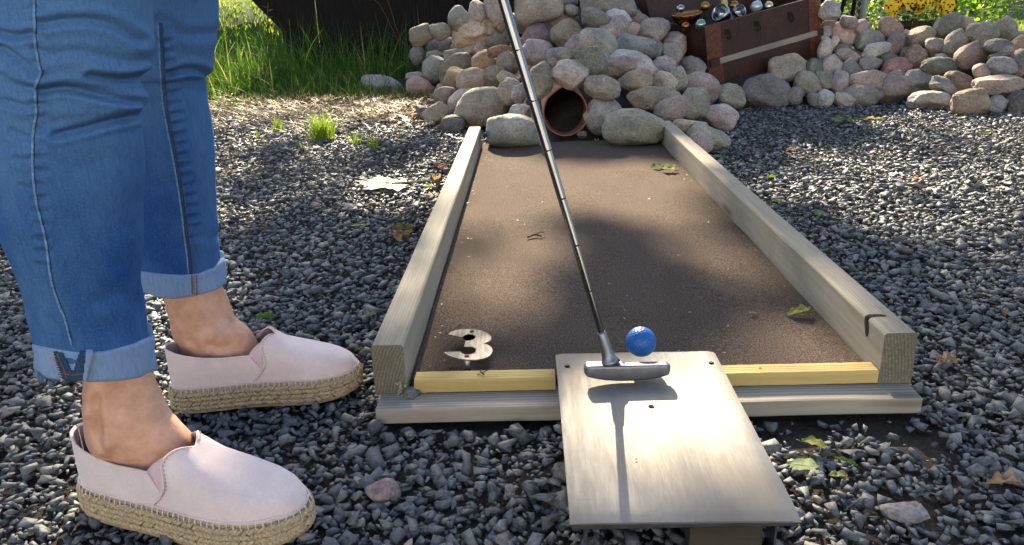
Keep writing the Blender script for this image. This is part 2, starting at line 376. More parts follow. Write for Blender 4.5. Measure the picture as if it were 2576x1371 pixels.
# one ground sheet, finer near the lane
gx = np.concatenate([-np.geomspace(60, 2.6, 22), np.linspace(-2.5, 3.2, 96), np.geomspace(3.4, 60, 20)])
gy = np.concatenate([[-20, -8, -3, -1], np.linspace(.2, 6, 100), np.geomspace(6.3, 90, 24)])
GX, GY = np.meshgrid(gx, gy)
GZ = np.array([[.004*mn.noise(Vector((x*5, y*5, 0)))+.003*mn.noise(Vector((x*14, y*14, 3))) for x in gx] for y in gy])-.004
def grid_faces(nr, nc):
    i = np.arange(nr-1)[:, None]*nc+np.arange(nc-1)[None, :]
    return np.stack([i, i+1, i+nc+1, i+nc], -1).reshape(-1)
f = grid_faces(len(gy), len(gx))
tag(mesh_np('ground', np.stack([GX, GY, GZ], -1).reshape(-1, 3), f, np.full(len(f)//4, 4), M['soil'], smooth=True), kind='structure')
lx = np.linspace(-40, 60, 60); ly = np.concatenate([np.linspace(4.85, 9, 30), np.geomspace(9.4, 88, 30)])
LX, LY = np.meshgrid(lx, ly)
edge = np.interp(LX, [-3, -1.9, 0, 2, 3.4, 60], [5.0, 5.0, 5.6, 5.0, 4.7, 4.7])
LY = np.maximum(LY, edge)
LZ = .012+.0*LX+np.clip((LY-9)*.004, 0, .12)
f = grid_faces(len(ly), len(lx))
tag(mesh_np('lawn', np.stack([LX, LY, LZ], -1).reshape(-1, 3), f, np.full(len(f)//4, 4), M['lawn'], smooth=True), kind='structure')
# earth core under the heaped stones
mx, my = np.linspace(-1.5, 4.7, 110), np.linspace(2.7, 6.0, 60)
MX, MY = np.meshgrid(mx, my); hz = mheight(MX.ravel(), MY.ravel()).reshape(MX.shape)-.11
nz = np.array([[.03*mn.noise(Vector((x*6, y*6, 1))) for x in mx] for y in my]); MZ = np.maximum(hz+nz*(hz > -.05), -.06)
f = grid_faces(60, 110)
tag(mesh_np('earth_mound', np.stack([MX, MY, MZ], -1).reshape(-1, 3), f, np.full(len(f)//4, 4), M['soil'], smooth=True), kind='structure')

# ------------------------------------------------------------------ gravel
def hull_proto(seed, n, flat):
    r = np.random.default_rng(seed); bm = bmesh.new(); wd = r.uniform(.55, .85)
    for _ in range(n):
        v = r.uniform(-1, 1, 3); v /= max(np.abs(v).max(), .4)**.8; v *= r.uniform(.8, 1.05)
        bm.verts.new(v*np.array([1.08, wd, flat]))
    g = bmesh.ops.convex_hull(bm, input=bm.verts)
    bmesh.ops.delete(bm, geom=[v for v in bm.verts if not v.link_faces], context='VERTS')
    bmesh.ops.triangulate(bm, faces=bm.faces); bm.verts.index_update()
    vs = np.array([v.co[:] for v in bm.verts]); fs = np.array([[v.index for v in f.verts] for f in bm.faces]); bm.free()
    return vs, fs
PROT = [hull_proto(100+i, 8+i % 3 if i < 14 else 7, .36+.07*(i % 5)) for i in range(22)]
def rotmats(n, tilt):
    yaw = rng.uniform(0, 2*PI, n); ax = rng.uniform(0, 2*PI, n); ti = np.abs(rng.normal(0, tilt, n))
    k = np.stack([np.cos(ax), np.sin(ax), np.zeros(n)], -1); c, s = np.cos(ti), np.sin(ti)
    K = np.zeros((n, 3, 3)); K[:, 0, 2] = k[:, 1]; K[:, 1, 2] = -k[:, 0]; K[:, 2, 0] = -k[:, 1]; K[:, 2, 1] = k[:, 0]
    T = np.eye(3)+s[:, None, None]*K+(1-c)[:, None, None]*(K@K)
    Z = np.zeros((n, 3, 3)); Z[:, 0, 0] = np.cos(yaw); Z[:, 0, 1] = -np.sin(yaw); Z[:, 1, 0] = np.sin(yaw); Z[:, 1, 1] = np.cos(yaw); Z[:, 2, 2] = 1
    return T@Z
def scatter(protos, pos, size, tint, tilt=.45):
    which = rng.integers(0, len(protos), len(pos)); R = rotmats(len(pos), tilt)
    VV, FF, TT = [], [], []; off = 0
    for k, (vs, fs) in enumerate(protos):
        idx = np.nonzero(which == k)[0]
        if not len(idx): continue
        P = np.einsum('nij,vj->nvi', R[idx], vs)*size[idx][:, None, None]+pos[idx][:, None, :]
        VV.append(P.reshape(-1, 3)); TT.append(np.repeat(tint[idx], len(vs)))
        FF.append((fs[None]+off+np.arange(len(idx))[:, None, None]*len(vs)).reshape(-1)); off += len(idx)*len(vs)
    return np.concatenate(VV), np.concatenate(FF), np.concatenate(TT)
BARE = [(W(2230, 1075), .10), (W(1990, 1095), .085), (W(2330, 1130), .06), (W(1240, 1085), .05), (W(2290, 1290), .05), (W(2060, 1250), .03)]
def gravel_points():
    out = []
    for y0, y1, sp in ((.55, 1.5, .0092), (1.5, 2.6, .0113), (2.6, 5.3, .0145)):
        xs = np.arange(-3.0 if y0 > 1 else -1.5, 5.2 if y0 > 2 else (3.2 if y0 > 1 else 2.0), sp); ys = np.arange(y0, y1, sp)
        a, b = np.meshgrid(xs, ys); p = np.stack([a.ravel(), b.ravel()], -1)+rng.uniform(-.6, .6, (a.size, 2))*sp
        px, py, _ = PXn(np.c_[p, np.zeros(len(p))])
        p = p[(px > -260) & (px < 3350) & (py < 1560)]
        out.append(np.c_[p, np.full(len(p), sp)])
    p = np.concatenate(out)
    x, y = p[:, 0], p[:, 1]
    keep = ~((x > -.226) & (x < .518) & (y > .941) & (y < 3.0))
    md_ = mdist(x, y); keep &= (md_ < .10) | ((md_ < .34) & (x > .55))
    edge = 4.72+.10*np.sin(x*3.1)+rng.normal(0, .1, len(x)) - np.where(x > -.6, .1, 0)
    keep &= ~((x < .2) & (y > edge))
    for c, r in BARE:
        r *= .7
        keep &= (np.hypot(x-c.x, (y-c.y)*1.2) > r*rng.uniform(.55, 1.1, len(x))) | (rng.random(len(x)) < .12)
    pxx, pyy, _ = PXn(np.c_[p[:, :2], np.zeros(len(p))]); bare = np.clip(1-np.abs(pyy-268-.03*(pxx-540))/62, 0, 1)*((pxx > 480) & (pxx < 1130))
    keep &= rng.random(len(p)) > bare*.85
    return p[keep]
gp_ = gravel_points()
n = len(gp_); near = gp_[:, 1] < 1.9
size = np.clip(rng.lognormal(math.log(.0059), .42, n), .0024, .0145)*np.interp(gp_[:, 1], [.6, 1.6, 4], [1.0, 1.12, 1.25])
z = size*rng.uniform(.1, .75, n)+np.where(rng.random(n) < .35, .006, 0)+np.maximum(mheight(gp_[:, 0], gp_[:, 1])-.11, 0)
# keep stones from poking through the soles and the ramp
pos = np.c_[gp_[:, :2], z]; tint = np.clip(rng.beta(2.2, 2.6, n)*.86+np.where(rng.random(n) < .022, .3, 0), 0, 1)
va, fa, ta = scatter(PROT[:14], pos[near], size[near], tint[near], .28); vb, fb, tb = scatter(PROT[14:], pos[~near], size[~near], tint[~near], .24)
Vg = np.concatenate([va, vb]); Fg = np.concatenate([fa, fb+len(va)])
tag(mesh_np('gravel', Vg, Fg, np.full(len(Fg)//3, 3), M['chip'], tint=np.concatenate([ta, tb])),
    'dark blue grey crushed stone gravel covering the whole yard', kind='stuff')

# ================================================================== minigolf lane
lane = empty('minigolf_lane', (.145, .96, 0), 'brown felt minigolf lane with pale timber rails and yellow edging strip', 'minigolf lane')
YN, YF = .997, 2.99; XLO, XLI, XRI, XRO = -.228, -.183, .4756, .520; ZB, ZR, ZC = .032, .108, .041
def lane_part(name, bm, mat, smooth=False, parent=lane, label=None):
    o = from_bm(name, bm, mat, parent, smooth); local(o)
    if label: o['label'] = label
    return o
bm = bmesh.new(); add_box(bm, (XLI+.003, YN+.03, .012), (XRI-.002, YF-.02, ZC))
# fine grid on top so the felt is slightly uneven
bmesh.ops.subdivide_edges(bm, edges=[e for e in bm.edges if abs(e.verts[0].co.y-e.verts[1].co.y) > .5], cuts=60)
bmesh.ops.subdivide_edges(bm, edges=[e for e in bm.edges if abs(e.verts[0].co.x-e.verts[1].co.x) > .3], cuts=22, use_grid_fill=True)
for v in bm.verts:
    if v.co.z > ZC-.002: v.co.z += .0022*mn.noise(Vector((v.co.x*6, v.co.y*4, 5)))
lane_part('carpet', bm, M['carpet'])
def timber(x0, x1, y0, y1, z0, z1, notch=()):
    bm = bmesh.new(); ny = 90
    prof = []
    b = .004
    for (x, z) in ((x0, z0), (x1, z0), (x1, z1-b), (x1-b*.35, z1-b*.35), (x1-b, z1), ((x0+x1)/2, z1), (x0+b, z1), (x0+b*.35, z1-b*.35), (x0, z1-b)): prof.append((x, z))
    rings = []
    for i in range(ny+1):
        y = y0+(y1-y0)*i/ny
        w = .0012*mn.noise(Vector((x0*9, y*2.2, 1))); wz = .0016*mn.noise(Vector((x0*9, y*1.7, 8)))
        rings.append([Vector((x+w, y, z+(wz if z > z0+.01 else 0))) for x, z in prof])
    add_loft(bm, rings, True, True, True)
    bmesh.ops.triangulate(bm, faces=[f for f in bm.faces if len(f.verts) > 4])
    bmesh.ops.recalc_face_normals(bm, faces=bm.faces)
    return bm
def rail(x0, x1, label):
    bm = timber(x0, x1, YN+(.001 if x0 > 0 else 0), YF-.03, ZB+.0005, ZR)
    o = lane_part('rail', bm, M['timber'], label=label); o.data.materials.append(M['end'])
    for p in o.data.polygons:
        if abs(p.normal.y) > .9: p.material_index = 1
    return o
railL = rail(XLO, XLI, 'sunlit timber rail on the side of the standing person')
railR = rail(XRI, XRO, 'timber rail on the open gravel side with a dark notch near its end')
# the drilled notch near the right rail's front end, its inner shade drawn as a dark tube over the top edge
bm = bmesh.new()
pts = [V(2214, 802, 1), V(2188, 800, 1)]
ny_ = 1.055
a = [(XRI+.027, ny_+.004, ZR-.0005), (XRI+.016, ny_+.006, ZR-.001), (XRI+.006, ny_+.005, ZR-.002), (XRI+.0005, ny_+.002, ZR-.008), (XRI-.0002, ny_-.002, ZR-.018), (XRI-.0002, ny_-.004, ZR-.027)]
add_tube(bm, spline(a, 5), [1.25*r for r in (.0016, .0028, .0034, .0038, .004, .0042, .0042, .0043, .0045, .0047, .005, .0052, .0055, .0056, .0056, .0057, .0057, .0056, .0056, .0055, .0052, .005, .0045, .0038, .003, .002)], 10)
for v in bm.verts:                                       # flatten the dark tube so it lies flush with the timber
    v.co.x = max(v.co.x, XRI-.0012); v.co.z = min(v.co.z, ZR+.0012)
o = lane_part('notch', bm, mat_simple('notch_shade', (.02, .016, .012), .95), True); 
o.parent = railR; o.matrix_parent_inverse = PM(railR).inverted()
bm = timber(0, 1, 0, 1, 0, 1); bm.free()
bm = bmesh.new(); add_box(bm, (-.221, .955, .009), (.517, YN+.0175, ZB), .002)
bmesh.ops.subdivide_edges(bm, edges=[e for e in bm.edges if abs(e.verts[0].co.x-e.verts[1].co.x) > .5], cuts=50)
for v in bm.verts: v.co.z += .0011*mn.noise(Vector((v.co.x*7, v.co.y*30, 2))); v.co.y += .0012*mn.noise(Vector((v.co.x*9, 2, v.co.z*30)))
lane_part('front_board', bm, M['board'])
for x0, x1, lb in ((-.172, .0265, 'yellow strip left of the metal ramp'), (.262, .4735, 'yellow strip right of the metal ramp')):
    bm = bmesh.new(); prof = []; z1 = .0525; z0 = ZB+.002; y0 = .9975; y1 = 1.0275
    prof = [(y1, z0), (y0, z0), (y0, z1-.003), (y0+.0025, z1)]
    for gy_ in (.008, .013, .019): prof += [(y0+gy_, z1), (y0+gy_+.0006, z1-.0014), (y0+gy_+.0012, z1)]
    prof += [(y1-.002, z1), (y1, z1-.002)]
    rings = [[Vector((x0+(x1-x0)*i/24, y+.0004*mn.noise(Vector((i*.7, 1, 1))), z+.0005*mn.noise(Vector((i*.5, 4, 1))))) for y, z in prof] for i in range(25)]
    add_loft(bm, rings, True, True, True); bmesh.ops.recalc_face_normals(bm, faces=bm.faces)
    s = lane_part('edging_strip', bm, M['strip'], label=lb)
    bm = bmesh.new(); cx = x0+(.09 if x0 < 0 else .053); add_tube(bm, [(cx, 1.0125, z1-.002), (cx, 1.0125, z1+.0006)], [.0022, .0022], 12)
    q = from_bm('screw', bm, M['screw'], s); local(q)
# splintered chip of wood at the left rail's front corner
bm = bmesh.new()
for k in range(9):
    p = Vector((XLI-.006+rng.uniform(-.008, .005), YN-.001, .045+rng.uniform(-.01, .012))); q_ = p+Vector((rng.uniform(-.007, .005), -.004, rng.uniform(-.011, .002)))
    add_tube(bm, [p, (p+q_)/2+Vector((0, -.002, 0)), q_], [.0008, .0022, .0005], 5)
q = lane_part('splinter', bm, M['timber']); q.parent = railL; q.matrix_parent_inverse = PM(railL).inverted()
# number 3 on its spacers
num = [(910, 290), (930, 270), (960, 255), (1000, 245), (1040, 240), (1095, 237), (1150, 238), (1205, 246), (1250, 258), (1290, 276), (1315, 295), (1331, 315), (1333, 332), (1318, 352), (1290, 368), (1255, 378),
       (1292, 390), (1322, 407), (1340, 427), (1345, 450), (1336, 478), (1315, 500), (1280, 518), (1240, 529), (1195, 536), (1140, 539), (1085, 537), (1030, 530), (975, 518), (930, 503), (893, 485), (865, 463),
       (950, 460), (1030, 457), (1036, 470), (1055, 481), (1085, 487), (1115, 486), (1145, 481), (1170, 469), (1182, 450), (1182, 433), (1170, 421), (1145, 412), (1110, 408), (1066, 408), (1072, 378), (1078, 350),
       (1115, 350), (1145, 345), (1168, 333), (1178, 317), (1172, 304), (1150, 293), (1115, 288), (1085, 293), (1062, 304), (1050, 317), (980, 305)]
zn = .0605
P3 = [W(894.5+x*.2564, 766.7+y*.2564, zn) for x, y in num]
bm = bmesh.new(); add_prism(bm, [(p.x, p.y) for p in P3[::-1]], zn-.0018, zn)
bmesh.ops.recalc_face_normals(bm, faces=bm.faces)
three = lane_part('number_three', bm, M['swirl'], label='swirled steel numeral 3 standing on short spacers')
for x, y in ((1140, 262), (1092, 504)):
    p = W(894.5+x*.2564, 766.7+y*.2564, zn)
    bm = bmesh.new(); add_tube(bm, [(p.x, p.y, zn-.001), (p.x, p.y, zn+.0012), (p.x, p.y, zn+.0021)], [.0034, .0034, .002], 16); 
    q = from_bm('screw', bm, M['screw'], three); local(q)
    bm = bmesh.new(); add_tube(bm, [(p.x, p.y, ZC-.003), (p.x, p.y, zn-.0019)], [.0046, .0046], 16); q = from_bm('spacer', bm, M['wire'], three, True); local(q)

# ================================================================== metal ramp
ZP = .0695
ramp = empty('metal_ramp', (.143, .85, 0), 'scratched aluminium tee plate on short legs over the lane front', 'ramp')
def ramp_part(name, bm, mat, smooth=False): 
    return local(from_bm(name, bm, mat, ramp, smooth))
corners = [(.0285, 1.045), (.2555, 1.042), (.2545, .653), (.0295, .655)]
bm = bmesh.new()
nx, ny = 24, 40; top = []
for j in range(ny+1):
    row = []
    for i in range(nx+1):
        u, v = i/nx, j/ny
        a = Vector(corners[3]).lerp(Vector(corners[2]), u); b = Vector(corners[0]).lerp(Vector(corners[1]), u); p = a.lerp(b, v)
        zz = ZP+.0007*mn.noise(Vector((p.x*14, p.y*11, 4)))-.001*max(0, 1-v*14)
        ex = min(u, 1-u)*.227; ez = min(v, 1-v)*.39
        r = .0022
        for e_ in (ex, ez):
            if e_ < r: zz -= r-math.sqrt(max(0, r*r-(r-e_)**2))
        row.append(bm.verts.new((p.x, p.y, zz)))
    top.append(row)
for j in range(ny):
    for i in range(nx): bm.faces.new((top[j][i], top[j][i+1], top[j+1][i+1], top[j+1][i]))
r = bmesh.ops.extrude_face_region(bm, geom=bm.faces[:])
for g in r['geom']:
    if isinstance(g, bmesh.types.BMVert): g.co.z = ZP-.0052
bmesh.ops.recalc_face_normals(bm, faces=bm.faces)
plate = ramp_part('plate', bm, M['plate'], True)
m_ = plate.modifiers.new('e', 'EDGE_SPLIT'); m_.split_angle = math.radians(35)
bm = bmesh.new(); add_box(bm, (.031, .6565, ZP-.0125), (.253, .664, ZP-.0055), .001); add_box(bm, (.031, .664, ZP-.0105), (.2525, .672, ZP-.0095))
add_box(bm, (.0305, .673, ZP-.016), (.0325, .95, ZP-.0054)); add_box(bm, (.2515, .673, ZP-.016), (.2535, .95, ZP-.0054))
ramp_part('folded_lip', bm, M['putter'])
for x in (.0455, .236):
    bm = bmesh.new(); add_box(bm, (x, .672, .002), (x+.0025, .70, ZP-.011), .0006); ramp_part('leg', bm, M['putter'])
bm = bmesh.new(); add_box(bm, (.152, .680, 0), (.228, .76, ZP-.011), .004)
for v in bm.verts: v.co += Vector((mn.noise(v.co*40), mn.noise(v.co*40+Vector((5, 0, 0))), 0))*.002
ramp_part('wood_block', bm, mat_wood('old_block_wood', (.035, .03, .023), (.06, .052, .04), (.055, .05, .043), knots=False, axis=0))
for px, py in ((1427, 922), (1789, 914)):
    p = W(px, py, ZP)
    bm = bmesh.new(); add_tube(bm, [(p.x, p.y, ZP-.003), (p.x, p.y, ZP+.0016), (p.x, p.y, ZP+.0024)], [.0036, .0036, .0024], 16); ramp_part('bolt', bm, M['darkiron'], False)
p = W(1638, 1023, ZP); bm = bmesh.new(); add_tube(bm, [(p.x, p.y, ZP-.004), (p.x, p.y, ZP+.0009)], [.0036, .0036], 18); ramp_part('hole_shade_disc', bm, mat_simple('hole_shade', (.008, .007, .006), 1.))  # dark disc on the plate, standing for the shade of a drilled opening

# ================================================================== putter and ball
hc = Vector((.1195, .946, .0895))
putter = empty('putter', (hc.x, hc.y, hc.z), 'steel shafted putter with grey two way head held above the metal ramp', 'putter')
bm = bmesh.new(); Ls = .0565
rings = []
for i in range(41):
    s = -1+2*i/40; x = s*Ls
    e = (1-abs(s)**7)**(1/7) if abs(s) < 1 else 0
    zb = -.0145+.0085*abs(s)**2.4; zt = .0085
    hy = .0095*(.72+.28*e); 
    if abs(s) > .93: zt -= .004*((abs(s)-.93)/.07)**2; zb += .003*((abs(s)-.93)/.07)**2; hy *= 1-.45*((abs(s)-.93)/.07)**2
    ring = []
    for k in range(28):
        t = 2*PI*k/28; cx_, cz_ = math.cos(t), math.sin(t)
        y = hy*math.copysign(abs(cx_)**.3, cx_); zz = (zt+zb)/2+(zt-zb)/2*math.copysign(abs(cz_)**.33, cz_)
        if -.005 < x < .054 and zz > .003 and y > -.003: zz -= .0022       # milled step behind the face
        ring.append(Vector((x, y, zz)))
    rings.append(ring)
add_loft(bm, rings, True, True, True)
Rh = Matrix.Rotation(math.radians(1.5), 4, 'Z') @ Matrix.Rotation(math.radians(.8), 4, 'Y')
for v in bm.verts: v.co = hc+(Rh @ v.co)
local(from_bm('head', bm, M['putter'], putter, True))
k_, T_ = .10, .339
D_ = Vector((-T_, k_, 1.)); base = V(1533, 905, hc.y+.001)
def shaft(s): return base+D_*s
top0 = V(1266, 0, base.y+k_*.462); D_ = (top0-base)/(top0.z-base.z)
bm = bmesh.new(); P_ = [shaft(s) for s in (-.004, .0, .004, .010, .018, .028, .036, .0385)]
add_tube(bm, P_, [.0135, .0108, .0088, .0080, .0076, .0069, .0062, .0054], 24); local(from_bm('hosel', bm, M['putter'], putter, True))
bm = bmesh.new(); ss, rr = [], []
s = .034; r = .00455
while s < .70:
    ss += [s, s+.0008, s+.0020, s+.0572, s+.0582, s+.0590, s+.0595]; rr += [r, r, r, r, r, r-.00005, r+.0002]; r += .0003; s += .0600
    if r > .0072: r = .0072
add_tube(bm, [shaft(s) for s in ss], rr, 20); local(from_bm('shaft', bm, M['chrome'], putter, True))
bm = bmesh.new(); add_tube(bm, [shaft(s) for s in (.69, .70, .80, .92, .93)], [.009, .0105, .0115, .013, .011], 20); local(from_bm('grip', bm, M['grip'], putter, True))
# dimpled blue ball, in the air just after the stroke
bc = Vector((.1448, .9976, .1046)); br = .0208
bm = bmesh.new(); bmesh.ops.create_icosphere(bm, subdivisions=6, radius=br)
dim = []
nd = 280
for i in range(nd):
    zz = 1-2*(i+.5)/nd; t = i*PI*(3-math.sqrt(5)); dim.append(Vector((math.sqrt(1-zz*zz)*math.cos(t), math.sqrt(1-zz*zz)*math.sin(t), zz)))
from mathutils.kdtree import KDTree
kd = KDTree(nd)
for i, d in enumerate(dim): kd.insert(d, i)
kd.balance()
for v in bm.verts:
    n_ = v.co.normalized(); _, _, dd = kd.find(n_)
    v.co = n_*(br-.0004*max(0, 1-(dd/.095)**2))
o = from_bm('golf_ball', bm, M['ball'], None, True); o.location = bc
tag(o, 'dimpled blue minigolf ball in mid air beside the putter head', 'ball')
